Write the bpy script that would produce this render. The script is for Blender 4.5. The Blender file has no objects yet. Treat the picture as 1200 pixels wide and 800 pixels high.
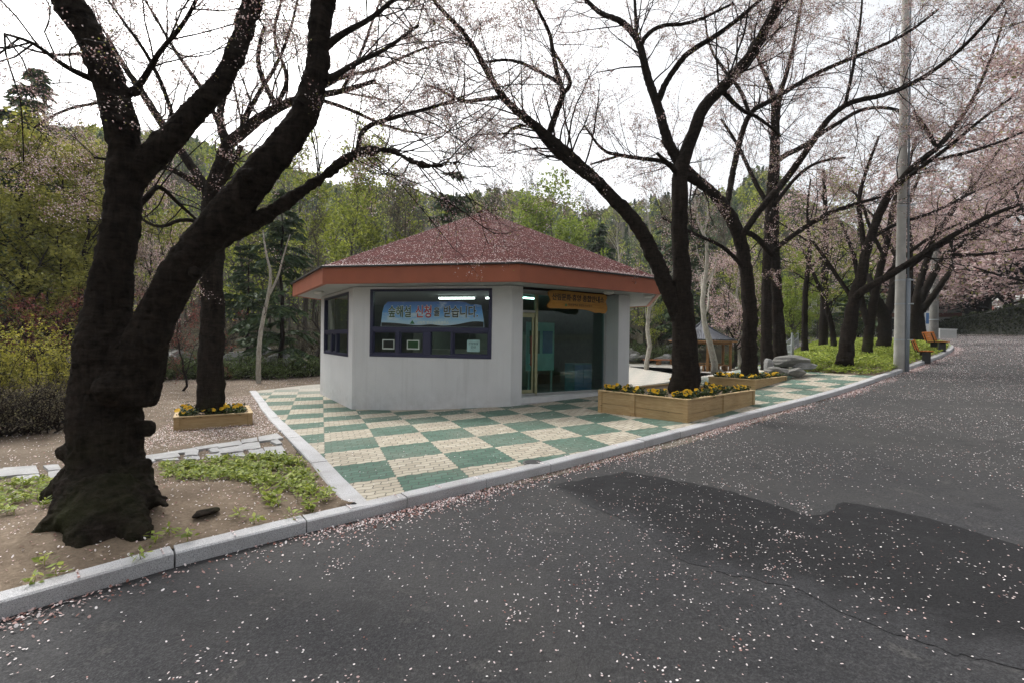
import bpy, math, random
import numpy as np
from mathutils import Vector

# ------------------------------------------------------------------ camera, light, exposure
scene = bpy.context.scene
COL = scene.collection
H, F, RO, PD = 1.66, 567.0, 0.014, 3 / 567.0        # eye height, focal length (1200 px picture), roll, downward pitch
cam_d = bpy.data.cameras.new('camera'); cam = bpy.data.objects.new('camera', cam_d); COL.objects.link(cam)
cam_d.sensor_width = 36.0; cam_d.lens = F / 1200 * 36.0
cam_d.clip_start = .05; cam_d.clip_end = 2000
from mathutils import Matrix
cam.matrix_world = Matrix.Translation((0, 0, H)) @ Matrix.Rotation(math.pi / 2 - PD, 4, 'X') @ Matrix.Rotation(RO, 4, 'Z')
scene.camera = cam

SUN_EL, SUN_AZ = 52, 318       # degrees; azimuth clockwise from +Y
world = bpy.data.worlds.new("World"); scene.world = world; world.use_nodes = True
wn, wl = world.node_tree.nodes, world.node_tree.links
bg = wn['Background']; bg.inputs['Strength'].default_value = 0.15
sky = wn.new('ShaderNodeTexSky'); sky.sky_type = 'NISHITA'; sky.sun_disc = False
sky.sun_elevation = math.radians(SUN_EL); sky.sun_rotation = math.radians(SUN_AZ)
sky.air_density = 1.0; sky.dust_density = 6.0; sky.ozone_density = 1.0
hsv = wn.new('ShaderNodeHueSaturation'); hsv.inputs['Saturation'].default_value = 0.16
wl.new(sky.outputs[0], hsv.inputs['Color']); wl.new(hsv.outputs[0], bg.inputs['Color'])
sl = bpy.data.lights.new('sun', 'SUN'); sl.energy = 0.9; sl.angle = math.radians(10); sl.color = (1, .96, .9)
so = bpy.data.objects.new('sun', sl); COL.objects.link(so)
_a, _e = math.radians(SUN_AZ), math.radians(SUN_EL)
so.rotation_euler = Vector((math.sin(_a) * math.cos(_e), math.cos(_a) * math.cos(_e), math.sin(_e))).to_track_quat('Z', 'Y').to_euler()
scene.view_settings.view_transform = 'Standard'; scene.view_settings.look = 'None'
scene.view_settings.gamma = 1; scene.view_settings.use_curve_mapping = False
scene.view_settings.exposure = 0.95
scene.cycles.max_bounces = 6; scene.cycles.transparent_max_bounces = 12
scene.cycles.use_denoising = True

# ------------------------------------------------------------------ projection and terrain
def ray(px, py):
    a, b = (px - 600) / F, -(py - 400) / F
    c, s = math.cos(RO), math.sin(RO)
    x, y = c * a - s * b, s * a + c * b
    th = math.pi / 2 - PD
    return np.array([x, y * math.cos(th) + math.sin(th), y * math.sin(th) - math.cos(th)])
def at(px, py, d):
    r = ray(px, py); return np.array([0, 0, H]) + r * d / r[1]
def sst(t):
    t = np.clip(t, 0, 1); return t * t * (3 - 2 * t)
def sp(t, k=9): return .5 * (t + np.sqrt(t * t + k))
C0 = .045 * sp(-13.)
RIDGE = ([-1.6, -1.06, -.85, -.62, -.48, -.35, -.28, -.21, -.14, -.07, 0, .07, .16, .21, .28, .35, .44, .53, .7, 1.06, 1.6],
         [236, 232, 228, 216, 206, 187, 184, 179, 170, 177, 176, 160, 149, 149, 156, 162, 170, 184, 177, 160, 150])
def st(x, y): return .74 * x + .67 * y, -.63 * (x - 4.68) + .78 * (y - 9.47)
def E(x, y):
    s, t = st(x, y)
    t2 = t - .5 * np.maximum(0, s - 30)
    ex = .045 * sp(s - 13) - .022 * sp(s - 39) - C0
    w = 1 - sst((t2 - 4) / 5)
    pl = .037 * np.clip(x, -8, 25)
    return w * (pl + ex) + (1 - w) * (-.3)
def hill(x, y):
    d = np.hypot(x, y); u = x / np.maximum(y, .15 * d)
    top = np.interp(u, *RIDGE) / F * 175 / np.sqrt(1 + np.clip(u, -1.6, 1.6) ** 2) * .95 - 4.5
    dd = np.maximum(d - 44 - 62 * sst((u - .48) / .25), 0)
    k = sst(dd / 130) * .75 + .25 * sst(dd / 60)
    n = np.sin(x * .09 + 1) * np.cos(y * .07) * 1.5 + np.sin(x * .031 + y * .043) * 2.5
    return top * np.minimum(k, 1) + n * sst(dd / 30)
def G(x, y):
    x = np.asarray(x, float); y = np.asarray(y, float)
    s, t = st(x, y)
    low = np.maximum(1 - sst((t - .5) / 1.2), sst((s - 29) / 2) * (1 - sst((t - 14) / 4)))
    return E(x, y) - .03 - .17 * low + hill(x, y) * sst((y + 5) / 25)
def ground(px, py, off=0.):
    r = ray(px, py); r = r / r[1]; d = .5
    while d < 200:
        p = np.array([0, 0, H]) + r * d
        if p[2] < E(p[0], p[1]) + off: break
        d *= 1.01
    lo, hi = d / 1.01, d
    for _ in range(25):
        m = (lo + hi) / 2; p = np.array([0, 0, H]) + r * m
        if p[2] < E(p[0], p[1]) + off: hi = m
        else: lo = m
    return p

# ------------------------------------------------------------------ object helpers
def tag(o, label=None, cat=None, group=None, kind=None):
    if label: o['label'] = label
    if cat: o['category'] = cat
    if group: o['group'] = group
    if kind: o['kind'] = kind
    return o
def thing(name, loc, label, cat, group=None, rz=0):
    o = bpy.data.objects.new(name, None); COL.objects.link(o)
    o.location = tuple(float(v) for v in loc); o.rotation_euler = (0, 0, rz); o.empty_display_size = .2
    return tag(o, label, cat, group)
def copy_tree(o, parent=None):
    c = o.copy(); COL.objects.link(c); c.parent = parent
    for ch in list(o.children): copy_tree(ch, c)
    return c

class MB:
    """collects vertices and faces, then links them as one mesh object"""
    def __init__(self): self.V = []; self.Fc = []; self.n = 0
    def add(self, v, f, m=0):
        v = np.asarray(v, float).reshape(-1, 3); f = np.asarray(f, int)
        self.V.append(v); self.Fc.append((f + self.n, m)); self.n += len(v); return self
    def poly(self, v, m=0): return self.add(v, [list(range(len(v)))], m)
    def box(self, lo, hi, m=0, ax=None, o=(0, 0, 0)):
        (x0, y0, z0), (x1, y1, z1) = lo, hi
        v = np.array([(x0, y0, z0), (x1, y0, z0), (x1, y1, z0), (x0, y1, z0), (x0, y0, z1), (x1, y0, z1), (x1, y1, z1), (x0, y1, z1)], float)
        if ax is not None: v = v @ np.array(ax, float) + np.array(o)
        return self.add(v, [(3, 2, 1, 0), (4, 5, 6, 7), (0, 1, 5, 4), (1, 2, 6, 5), (2, 3, 7, 6), (3, 0, 4, 7)], m)
    def sheet(self, x0, x1, z0, z1, y, fc):
        return self.add(np.array([(x0, y, z0), (x1, y, z0), (x1, y, z1), (x0, y, z1)]) @ fc.ax + np.array(fc.o), [(0, 1, 2, 3)])
    def tubes(self, P, R, k=6, m=0, cap=True, noise=0, rng=None):
        P = np.asarray(P, float); R = np.asarray(R, float)
        if P.ndim == 2: P = P[None]; R = R[None]
        N, n, _ = P.shape
        T = np.gradient(P, axis=1); T /= np.linalg.norm(T, axis=2, keepdims=True) + 1e-9
        mean = P[:, -1] - P[:, 0]; mean /= np.linalg.norm(mean, axis=1, keepdims=True) + 1e-9
        ref = np.where(np.abs(mean[:, 2:3]) > .8, np.array([[1., 0, 0]]), np.array([[0, 0, 1.]]))
        U = np.cross(T, ref[:, None, :]); U /= np.linalg.norm(U, axis=2, keepdims=True) + 1e-9
        W = np.cross(T, U)
        a = np.arange(k) * 2 * math.pi / k
        r = R[:, :, None, None]
        if noise: r = r * (1 + noise * (rng.random((N, n, k, 1)) - .5))
        V = P[:, :, None, :] + r * (np.cos(a)[None, None, :, None] * U[:, :, None, :] + np.sin(a)[None, None, :, None] * W[:, :, None, :])
        idx = np.arange(N * n * k).reshape(N, n, k)
        q = np.stack([idx[:, :-1], np.roll(idx, -1, 2)[:, :-1], np.roll(idx, -1, 2)[:, 1:], idx[:, 1:]], -1).reshape(-1, 4)
        self.add(V, q, m)
        if cap:
            base = self.n - N * n * k
            self.Fc.append((idx[:, -1] + base, m)); self.Fc.append((idx[:, 0, ::-1] + base, m))
        return self
    def quads(self, C, U, W, m=0, droop=0):
        V = np.stack([C - U, C + W * .8, C + U, C - W], 1)
        return self.add(V.reshape(-1, 3), np.arange(len(C) * 4).reshape(-1, 4), m)
    def build(self, name, mats, parent=None, smooth=False):
        me = bpy.data.meshes.new(name)
        V = np.concatenate(self.V) if self.V else np.zeros((0, 3))
        me.vertices.add(len(V)); me.vertices.foreach_set('co', V.astype(np.float32).ravel())
        fl = [(f.reshape(-1, f.shape[-1]) if f.ndim > 1 else f[None], m) for f, m in self.Fc]
        loops = np.concatenate([f.ravel() for f, _ in fl]); tot = np.concatenate([np.full(len(f), f.shape[1]) for f, _ in fl])
        mi = np.concatenate([np.full(len(f), m) for f, m in fl])
        me.loops.add(len(loops)); me.loops.foreach_set('vertex_index', loops.astype(np.int32))
        me.polygons.add(len(tot)); me.polygons.foreach_set('loop_start', (np.cumsum(tot) - tot).astype(np.int32))
        me.polygons.foreach_set('loop_total', tot.astype(np.int32)); me.polygons.foreach_set('material_index', mi.astype(np.int32))
        me.polygons.foreach_set('use_smooth', np.full(len(tot), bool(smooth)))
        me.update(calc_edges=True); me.validate()
        for m in (mats if isinstance(mats, (list, tuple)) else [mats]): me.materials.append(m)
        o = bpy.data.objects.new(name, me); COL.objects.link(o)
        if parent: o.parent = parent
        return o
def bevel(o, w=.01, seg=2):
    b = o.modifiers.new('bevel', 'BEVEL'); b.width = w; b.segments = seg; b.limit_method = 'ANGLE'; return o
def unit(v): return v / (np.linalg.norm(v, axis=-1, keepdims=True) + 1e-9)

# ------------------------------------------------------------------ materials
class NT:
    def __init__(self, name):
        self.m = bpy.data.materials.new(name); self.m.use_nodes = True
        self.t = self.m.node_tree; self.b = self.t.nodes['Principled BSDF']
    def n(self, ty, ins={}, **kw):
        nd = self.t.nodes.new('ShaderNode' + ty)
        for k, v in kw.items(): setattr(nd, k, v)
        for k, v in ins.items(): self.set(nd.inputs[k], v)
        return nd
    def set(self, s, v):
        if isinstance(v, bpy.types.NodeSocket): self.t.links.new(v, s)
        elif isinstance(v, bpy.types.Node): self.t.links.new(v.outputs[0], s)
        else: s.default_value = v if not (isinstance(v, tuple) and len(v) == 3 and s.type == 'RGBA') else v + (1,)
    def P(self, **kw):
        for k, v in kw.items(): self.set(self.b.inputs[k.replace('_', ' ')], v)
    def pos(self): return self.n('NewGeometry').outputs['Position']
    def isl(self): return self.n('NewGeometry').outputs['Random Per Island']
    def obj(self): return self.n('TexCoord').outputs['Object']
    def noise(self, vec, scale, detail=4, rough=.55, dist=0):
        return self.n('TexNoise', {'Vector': vec, 'Scale': scale, 'Detail': detail, 'Roughness': rough, 'Distortion': dist}).outputs[0]
    def ramp(self, fac, stops, interp='LINEAR'):
        r = self.n('ValToRGB', {'Fac': fac}); cr = r.color_ramp; cr.interpolation = interp
        while len(cr.elements) < len(stops): cr.elements.new(.5)
        for e, (p, c) in zip(cr.elements, stops):
            e.position = p; e.color = (c if isinstance(c, tuple) else (c, c, c)) + (1,)
        return r.outputs[0]
    def mix(self, fac, a, b, blend='MIX'):
        n = self.n('Mix', data_type='RGBA', blend_type=blend)
        self.set(n.inputs[0], fac); self.set(n.inputs[6], a); self.set(n.inputs[7], b); return n.outputs[2]
    def math(self, op, a, b=0., c=None):
        n = self.n('Math', operation=op); self.set(n.inputs[0], a); self.set(n.inputs[1], b)
        if c is not None: self.set(n.inputs[2], c)
        return n.outputs[0]
    def mapr(self, v, a, b, c=0., d=1.):
        return self.n('MapRange', {'Value': v, 'From Min': a, 'From Max': b, 'To Min': c, 'To Max': d}).outputs[0]
    def vscale(self, vec, s):
        n = self.n('VectorMath', operation='MULTIPLY'); self.set(n.inputs[0], vec); n.inputs[1].default_value = s; return n.outputs[0]
    def bump(self, h, strength=.5, dist=.02, normal=None):
        n = self.n('Bump', {'Height': h, 'Strength': strength, 'Distance': dist})
        if normal: self.set(n.inputs['Normal'], normal)
        self.set(self.b.inputs['Normal'], n.outputs[0]); return n.outputs[0]

def plain(name, col, rough=.6, var=.15, scale=6., metal=0., bump=0., spec=.4):
    t = NT(name); p = t.obj()
    n = t.noise(p, scale, 5)
    c = t.ramp(n, [(.25, tuple(v * (1 - var) for v in col)), (.75, tuple(min(1, v * (1 + var)) for v in col))])
    t.P(Base_Color=c, Roughness=rough, Metallic=metal, Specular_IOR_Level=spec)
    if bump: t.bump(t.noise(p, scale * 8, 5), bump, .01)
    return t.m
def leafmat(name, stops, rough=.6, transl=.35):
    t = NT(name); c = t.ramp(t.isl(), stops)
    t.P(Base_Color=c, Roughness=rough, Specular_IOR_Level=.25)
    tr = t.n('BsdfTranslucent', {'Color': c}); mx = t.n('MixShader', {0: transl})
    out = t.t.nodes['Material Output']
    t.t.links.new(t.b.outputs[0], mx.inputs[1]); t.t.links.new(tr.outputs[0], mx.inputs[2]); t.t.links.new(mx.outputs[0], out.inputs[0])
    return t.m
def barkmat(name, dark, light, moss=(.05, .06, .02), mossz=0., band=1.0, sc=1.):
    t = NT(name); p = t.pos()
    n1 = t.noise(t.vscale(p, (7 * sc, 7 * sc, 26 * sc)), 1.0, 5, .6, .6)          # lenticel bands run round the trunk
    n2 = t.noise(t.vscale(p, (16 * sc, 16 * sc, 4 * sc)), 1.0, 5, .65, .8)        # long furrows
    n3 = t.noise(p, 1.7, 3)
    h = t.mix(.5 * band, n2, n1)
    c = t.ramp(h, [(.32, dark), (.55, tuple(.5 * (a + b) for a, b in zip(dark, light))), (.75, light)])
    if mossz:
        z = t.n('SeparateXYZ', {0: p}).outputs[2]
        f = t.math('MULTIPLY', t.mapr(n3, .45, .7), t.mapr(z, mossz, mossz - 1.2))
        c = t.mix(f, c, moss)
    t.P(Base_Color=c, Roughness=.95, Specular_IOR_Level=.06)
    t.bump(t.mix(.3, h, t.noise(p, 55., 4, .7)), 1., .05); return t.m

M = {}
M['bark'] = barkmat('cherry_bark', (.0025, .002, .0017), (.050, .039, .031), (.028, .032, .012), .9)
M['bark_far'] = barkmat('far_cherry_bark', (.006, .005, .004), (.036, .028, .022), (.05, .055, .02), 2.4)
M['twig'] = plain('twig_bark', (.020, .015, .013), .9, spec=.1)
M['grey_bark'] = barkmat('grey_bark', (.04, .034, .03), (.13, .115, .10), band=.4)
M['white_bark'] = barkmat('pale_plane_tree_bark', (.22, .20, .16), (.62, .59, .52), band=.5)
M['blossom'] = leafmat('blossom', [(0, (.18, .08, .07)), (.3, (.38, .25, .235)), (.6, (.58, .45, .435)), (.84, (.75, .65, .63)), (.88, (.26, .28, .06)), (1, (.16, .10, .05))], .6, .45)
M['blossom_pink'] = leafmat('pink_blossom', [(0, (.30, .17, .16)), (.3, (.52, .36, .35)), (.6, (.66, .50, .485)), (.88, (.76, .65, .63)), (.9, (.22, .22, .06)), (1, (.30, .28, .10))], .6, .4)
M['leaf_pine'] = leafmat('cedar_needles', [(0, (.025, .046, .020)), (.6, (.05, .085, .034)), (1, (.085, .125, .045))], .7, .15)
M['leaf_yellowpine'] = leafmat('yellow_green_needles', [(0, (.13, .14, .03)), (.5, (.28, .28, .06)), (1, (.44, .42, .10))], .7, .35)
M['leaf_olive'] = leafmat('olive_spring_leaves', [(0, (.12, .15, .022)), (.5, (.24, .28, .042)), (1, (.42, .45, .075))], .6, .4)
M['leaf_lime'] = leafmat('lime_spring_leaves', [(0, (.10, .14, .02)), (.5, (.20, .27, .04)), (1, (.32, .38, .07))], .6, .45)
M['leaf_yellow'] = leafmat('forsythia_leaves', [(0, (.13, .13, .02)), (.5, (.27, .26, .04)), (1, (.42, .38, .07))], .6, .4)
M['leaf_red'] = leafmat('red_maple_leaves', [(0, (.08, .022, .018)), (.5, (.17, .048, .04)), (1, (.28, .10, .08))], .6, .4)
M['leaf_brown'] = leafmat('budding_twigs', [(0, (.08, .065, .045)), (.6, (.15, .125, .08)), (1, (.22, .20, .10))], .8, .25)
M['leaf_green'] = leafmat('hedge_leaves', [(0, (.045, .07, .02)), (.5, (.10, .15, .038)), (.9, (.13, .17, .05)), (1, (.3, .33, .2))], .6, .3)
M['cover'] = leafmat('ground_cover_leaves', [(0, (.11, .15, .025)), (.5, (.25, .32, .045)), (1, (.42, .46, .09))], .5, .35)
M['petal'] = leafmat('fallen_petal', [(0, (.46, .30, .27)), (.15, (.68, .55, .54)), (.5, (.82, .74, .73)), (1, (.88, .84, .83))], .6, .2)
M['petal_old'] = leafmat('withered_petal', [(0, (.14, .045, .03)), (.3, (.36, .18, .15)), (.6, (.56, .38, .35)), (1, (.74, .6, .58))], .7, .2)

def soil(name, a, b, c3, sc=1.):
    t = NT(name); p = t.pos()
    n = t.noise(p, 1.1 * sc, 6, .65); f = t.noise(p, 38., 6, .7); v = t.noise(p, 9., 4, .6)
    c = t.ramp(n, [(.3, a), (.55, b), (.75, c3)])
    c = t.mix(t.mapr(f, .35, .7, 0, .6), c, tuple(x * .45 for x in a), 'MIX')
    c = t.mix(t.mapr(v, .55, .75, 0, .35), c, tuple(x * 1.35 for x in c3))
    t.P(Base_Color=c, Roughness=.95, Specular_IOR_Level=.15)
    t.bump(t.mix(.5, f, v), .8, .03); return t.m
M['soil'] = soil('bed_soil', (.13, .098, .07), (.23, .178, .128), (.31, .245, .185))
M['dirt'] = soil('yard_dirt', (.12, .092, .066), (.19, .15, .11), (.25, .205, .16))
M['forest_floor'] = soil('forest_floor', (.035, .032, .017), (.06, .052, .03), (.085, .07, .045), .3)

def asphalt(name, base, pale, spots=True, wear=None):
    t = NT(name); p = t.pos()
    big = t.noise(p, .55, 5, .6); mid = t.noise(p, 2.6, 5, .65, .4); fine = t.noise(p, 130., 3, .7)
    vo = t.n('TexVoronoi', {'Vector': p, 'Scale': 75.}).outputs[0]
    co = t.noise(p, 48., 4, .75)
    def tone(bs):
        c = t.ramp(fine, [(.28, tuple(v * .4 for v in bs)), (.5, bs), (.72, tuple(v * 2.0 for v in bs))])
        c = t.mix(t.mapr(co, .52, .66, 0, .8), c, tuple(v * 2.1 for v in bs)); c = t.mix(t.mapr(co, .46, .34, 0, .8), c, tuple(v * .38 for v in bs))
        return t.mix(t.mapr(vo, .0, .35, .35, 0), c, tuple(v * 2.4 for v in bs))
    c = tone(base)
    c = t.mix(t.mapr(big, .40, .72, 0, .75), c, pale, 'MIX') if not wear else c
    if not wear:
        old = t.mapr(t.math('ADD', t.n('SeparateXYZ', {0: p}).outputs[1], t.math('MULTIPLY', mid, 1.5)), 4.8, 8.5)
        c = t.mix(t.math('MULTIPLY', old, .6), c, tone(tuple(v * .82 for v in pale)))
    c = t.mix(t.mapr(co, .5, .7, 0, .35), c, tuple(v * 1.6 for v in pale))
    if wear:
        at_ = t.n('Attribute', attribute_name='fade').outputs['Fac']
        c = t.mix(t.mapr(t.math('ADD', at_, t.math('MULTIPLY', t.math('SUBTRACT', mid, .5), .7)), .80, .98), c, tone(wear))
    if spots: c = t.mix(t.math('MULTIPLY', t.mapr(mid, .60, .66, 0, .75), t.mapr(co, .35, .6)), c, tuple(v * 1.5 for v in pale)); c = t.mix(t.mapr(mid, .42, .34, 0, .6), c, tuple(v * .5 for v in base))
    # long wandering cracks
    w = t.noise(p, .7, 6, .6, 1.2)
    cr = t.mapr(t.math('ABSOLUTE', t.math('SUBTRACT', w, .5)), 0, .0035, .6, 0)
    c = t.mix(t.math('MULTIPLY', cr, t.mapr(big, .45, .6)), c, tuple(v * .3 for v in base))
    t.P(Base_Color=c, Roughness=t.mapr(mid, .3, .7, .7, .9), Specular_IOR_Level=.3)
    t.bump(t.mix(.5, co, vo), .7, .012); return t.m
M['road'] = asphalt('road_asphalt', (.028, .028, .030), (.058, .056, .053))
M['patch'] = asphalt('patch_asphalt', (.0085, .0085, .0095), (.014, .014, .014), False, (.028, .028, .030))

def granite(name, base=(.42, .42, .43)):
    t = NT(name); p = t.pos(); f = t.noise(p, 160., 2, .6); b = t.noise(p, 2.2, 4)
    c = t.ramp(f, [(.33, tuple(v * .42 for v in base)), (.48, base), (.7, tuple(v * 1.35 for v in base))])
    c = t.mix(t.mapr(b, .45, .75, 0, .45), c, (.20, .18, .165))
    c = t.mix(t.mapr(t.n('NewGeometry').outputs['Random Per Island'], 0, 1, 0, .25), c, (.5, .5, .5))
    t.P(Base_Color=c, Roughness=.75, Specular_IOR_Level=.3); t.bump(t.noise(p, 60., 4), .3, .006); return t.m
M['granite'] = granite('kerb_granite')

G0 = (-1.40, 5.94); E1 = (.741, .333); E2 = (-.334, .85)
def paving():
    t = NT('checker_paving'); p = t.pos()
    det = E1[0] * E2[1] - E1[1] * E2[0]
    def dot(ax, ay, off):
        n = t.n('VectorMath', operation='DOT_PRODUCT'); t.set(n.inputs[0], p); n.inputs[1].default_value = (ax, ay, 0)
        return t.math('ADD', n.outputs['Value'], off)
    u = dot(E2[1] / det, -E2[0] / det, -(G0[0] * E2[1] - G0[1] * E2[0]) / det)
    v = dot(-E1[1] / det, E1[0] / det, -(-G0[0] * E1[1] + G0[1] * E1[0]) / det)
    # S-shaped blocks: every joint is wavy
    wu = t.math('MULTIPLY', t.math('SINE', t.math('MULTIPLY', v, 2 * math.pi * 8)), .010)
    wv = t.math('MULTIPLY', t.math('SINE', t.math('MULTIPLY', u, 2 * math.pi * 4)), .014)
    u2, v2 = t.math('ADD', u, wu), t.math('ADD', v, wv)
    par = t.math('PINGPONG', t.math('ADD', t.math('FLOOR', u2), t.math('FLOOR', v2)), 1.)
    row = t.math('FLOOR', t.math('MULTIPLY', v2, 8.))
    ub = t.math('ADD', t.math('MULTIPLY', u2, 4.), t.math('MULTIPLY', t.math('PINGPONG', row, 1.), .5))
    # joint distance
    fu = t.math('ABSOLUTE', t.math('SUBTRACT', t.math('FRACT', ub), .5)); fv = t.math('ABSOLUTE', t.math('SUBTRACT', t.math('FRACT', t.math('MULTIPLY', v2, 8.)), .5))
    j = t.math('MAXIMUM', t.mapr(fu, .455, .49), t.mapr(fv, .41, .48))
    cell = t.n('CombineXYZ', {0: t.math('FLOOR', ub), 1: row})
    rnd = t.n('TexWhiteNoise', {'Vector': cell.outputs[0]}).outputs[0]
    big = t.noise(p, .8, 5, .6); fine = t.noise(p, 90., 3, .7)
    green = t.ramp(rnd, [(0, (.048, .108, .080)), (.5, (.064, .134, .100)), (1, (.086, .162, .125))])
    cream = t.ramp(rnd, [(0, (.35, .31, .24)), (.5, (.41, .37, .29)), (1, (.48, .435, .35))])
    c = t.mix(par, cream, green)
    c = t.mix(t.mapr(fine, .4, .7, 0, .25), c, (.25, .25, .2))
    c = t.mix(t.mapr(big, .45, .75, 0, .35), c, (.30, .28, .23))
    c = t.mix(t.math('MULTIPLY', j, .85), c, (.06, .055, .05))
    # far plaza: the pattern gives way to pale slabs
    far = t.mapr(t.n('SeparateXYZ', {0: p}).outputs[1], 15.5, 18.5)
    xx = t.n('SeparateXYZ', {0: p}).outputs[0]
    s_ = t.math('MULTIPLY', far, t.mapr(t.math('SUBTRACT', xx, t.math('MULTIPLY', t.n('SeparateXYZ', {0: p}).outputs[1], .46)), .2, -.2))
    c = t.mix(t.math('MULTIPLY', s_, .75), c, (.40, .375, .335))
    t.P(Base_Color=c, Roughness=.85, Specular_IOR_Level=.25)
    t.bump(t.math('SUBTRACT', t.math('MULTIPLY', fine, .2), j), .5, .008); return t.m
M['paving'] = paving()

def stucco():
    t = NT('white_stucco'); p = t.pos(); z = t.n('SeparateXYZ', {0: p}).outputs[2]
    a = t.noise(t.vscale(p, (1.6, 1.6, 1.0)), 1., 5, .6); f = t.noise(p, 45., 4, .65)
    c = t.ramp(a, [(.3, (.58, .585, .59)), (.6, (.62, .625, .63)), (.8, (.64, .645, .65))])
    spl = t.math('MULTIPLY', t.mapr(z, .45, -.1), t.mapr(t.noise(p, 5., 5, .7), .35, .65))
    c = t.mix(t.math('MULTIPLY', spl, .25), c, (.25, .24, .22))
    stk = t.noise(t.vscale(p, (9., 9., .35)), 1., 4, .6)
    c = t.mix(t.mapr(stk, .55, .75, 0, .28), c, (.36, .355, .35))
    t.P(Base_Color=c, Roughness=.9, Specular_IOR_Level=.15); t.bump(f, .5, .015); return t.m
M['stucco'] = stucco()
M['soffit'] = plain('soffit_paint', (.44, .445, .45), .85, .06, 2.)
def shingle():
    t = NT('red_shingle'); p = t.pos(); z = t.n('SeparateXYZ', {0: p}).outputs[2]
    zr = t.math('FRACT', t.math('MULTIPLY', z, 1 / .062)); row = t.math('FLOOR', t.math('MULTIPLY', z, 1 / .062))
    f = t.noise(p, 70., 3, .7); b = t.noise(p, 1.3, 5, .6)
    q = t.n('CombineXYZ', {0: row, 1: t.math('FLOOR', t.math('MULTIPLY', t.n('SeparateXYZ', {0: p}).outputs[0], 5.))})
    rnd = t.n('TexWhiteNoise', {'Vector': q.outputs[0]}).outputs[0]
    c = t.ramp(rnd, [(0, (.058, .018, .017)), (1, (.10, .030, .027))])
    c = t.mix(t.mapr(b, .4, .75, 0, .45), c, (.12, .05, .045)); c = t.mix(t.mapr(f, .4, .7, 0, .5), c, (.05, .018, .016))
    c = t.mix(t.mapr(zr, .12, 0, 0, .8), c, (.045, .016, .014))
    t.P(Base_Color=c, Roughness=.95, Specular_IOR_Level=.05); t.bump(t.math('ADD', t.math('MULTIPLY', zr, -1.), f), .8, .02); return t.m
M['shingle'] = shingle()
M['fascia'] = plain('terracotta_fascia', (.33, .098, .05), .6, .10, 2.5)
M['navy'] = plain('navy_frame', (.022, .024, .060), .4, .1)
def glass(name, tint, gloss):
    t = NT(name)
    tr = t.n('BsdfTransparent', {'Color': tint + (1,)}); gl = t.n('BsdfGlossy', {'Color': (.8, .92, .88, 1), 'Roughness': .015})
    fc_ = t.n('LayerWeight', {'Blend': .5}).outputs['Facing']
    f = t.math('ADD', t.math('MULTIPLY', t.math('POWER', fc_, 5.), .9), gloss)
    mx = t.n('MixShader', {0: f})
    t.t.links.new(tr.outputs[0], mx.inputs[1]); t.t.links.new(gl.outputs[0], mx.inputs[2])
    t.t.links.new(mx.outputs[0], t.t.nodes['Material Output'].inputs[0]); return t.m
M['glass'] = glass('window_glass', (.90, .95, .92), .045)
M['door_glass'] = glass('tinted_door_glass', (.36, .62, .56), .08)
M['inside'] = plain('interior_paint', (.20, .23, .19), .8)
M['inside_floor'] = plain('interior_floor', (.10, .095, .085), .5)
M['alu'] = plain('aluminium', (.46, .47, .46), .4, .08, 9., .7)
M['brass'] = plain('yellowed_aluminium', (.34, .34, .20), .4, .12, 9., .5)
M['handle'] = plain('red_brown_handle', (.16, .045, .025), .4)
def wood(name, a, b, ax=(3, 3, 3)):
    t = NT(name); p = t.obj()
    n = t.noise(t.vscale(p, ax), 1., 6, .6, 1.5); k = t.n('TexVoronoi', {'Vector': t.vscale(p, (3.3, 3.3, 9)), 'Scale': 1.}).outputs[0]
    c = t.ramp(n, [(.3, a), (.7, b)])
    c = t.mix(t.mapr(k, .10, .05, 0, .75), c, tuple(v * .22 for v in a))
    c = t.mix(t.mapr(t.noise(p, 1.6, 4), .5, .8, 0, .45), c, tuple(v * .6 for v in a))
    t.P(Base_Color=c, Roughness=.7, Specular_IOR_Level=.3); t.bump(n, .3, .006); return t.m
M['planter'] = wood('planter_pine', (.31, .20, .09), (.46, .33, .17), (2.2, 2.2, 26))
M['planter_top'] = wood('planter_rim_pine', (.34, .235, .115), (.49, .36, .195), (6, 6, 30))
M['sign'] = wood('varnished_sign_wood', (.30, .14, .024), (.46, .235, .042), (1.5, 1.5, 18))
M['bench'] = wood('orange_bench_wood', (.36, .10, .022), (.52, .17, .035), (3, 3, 20))
M['ink'] = plain('black_ink', (.012, .010, .008), .6)
M['red_ink'] = plain('red_ink', (.50, .02, .02), .5)
M['white_ink'] = plain('white_ink', (.8, .8, .78), .5)
M['green_ink'] = plain('green_ink', (.03, .16, .05), .5)
M['dkgreen_ink'] = plain('dark_green_ink', (.02, .07, .02), .5)
M['iron'] = plain('dark_iron', (.03, .03, .03), .6)
M['concrete'] = plain('pole_concrete', (.40, .39, .36), .9, .18, 3., 0, .4)
M['pvc'] = plain('grey_conduit', (.22, .25, .28), .45, .08)
M['steel'] = plain('galvanised_steel', (.40, .43, .45), .45, .1, 6., .5)
M['rock'] = None
def rockmat(name, a, b, lich):
    t = NT(name); p = t.pos(); n = t.noise(p, 2.2, 7, .65, .5); f = t.noise(p, 22., 5, .7)
    c = t.ramp(n, [(.3, a), (.7, b)]); c = t.mix(t.mapr(f, .5, .72, 0, .5), c, lich)
    t.P(Base_Color=c, Roughness=.9, Specular_IOR_Level=.2); t.bump(t.mix(.4, n, f), .8, .05); return t.m
M['rock'] = rockmat('boulder_stone', (.10, .098, .09), (.24, .235, .22), (.30, .30, .26))
M['rock_pale'] = rockmat('stream_stone', (.12, .12, .115), (.34, .34, .33), (.42, .42, .41))
M['flag'] = rockmat('flagstone', (.30, .30, .30), (.46, .46, .455), (.36, .33, .30))
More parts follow.
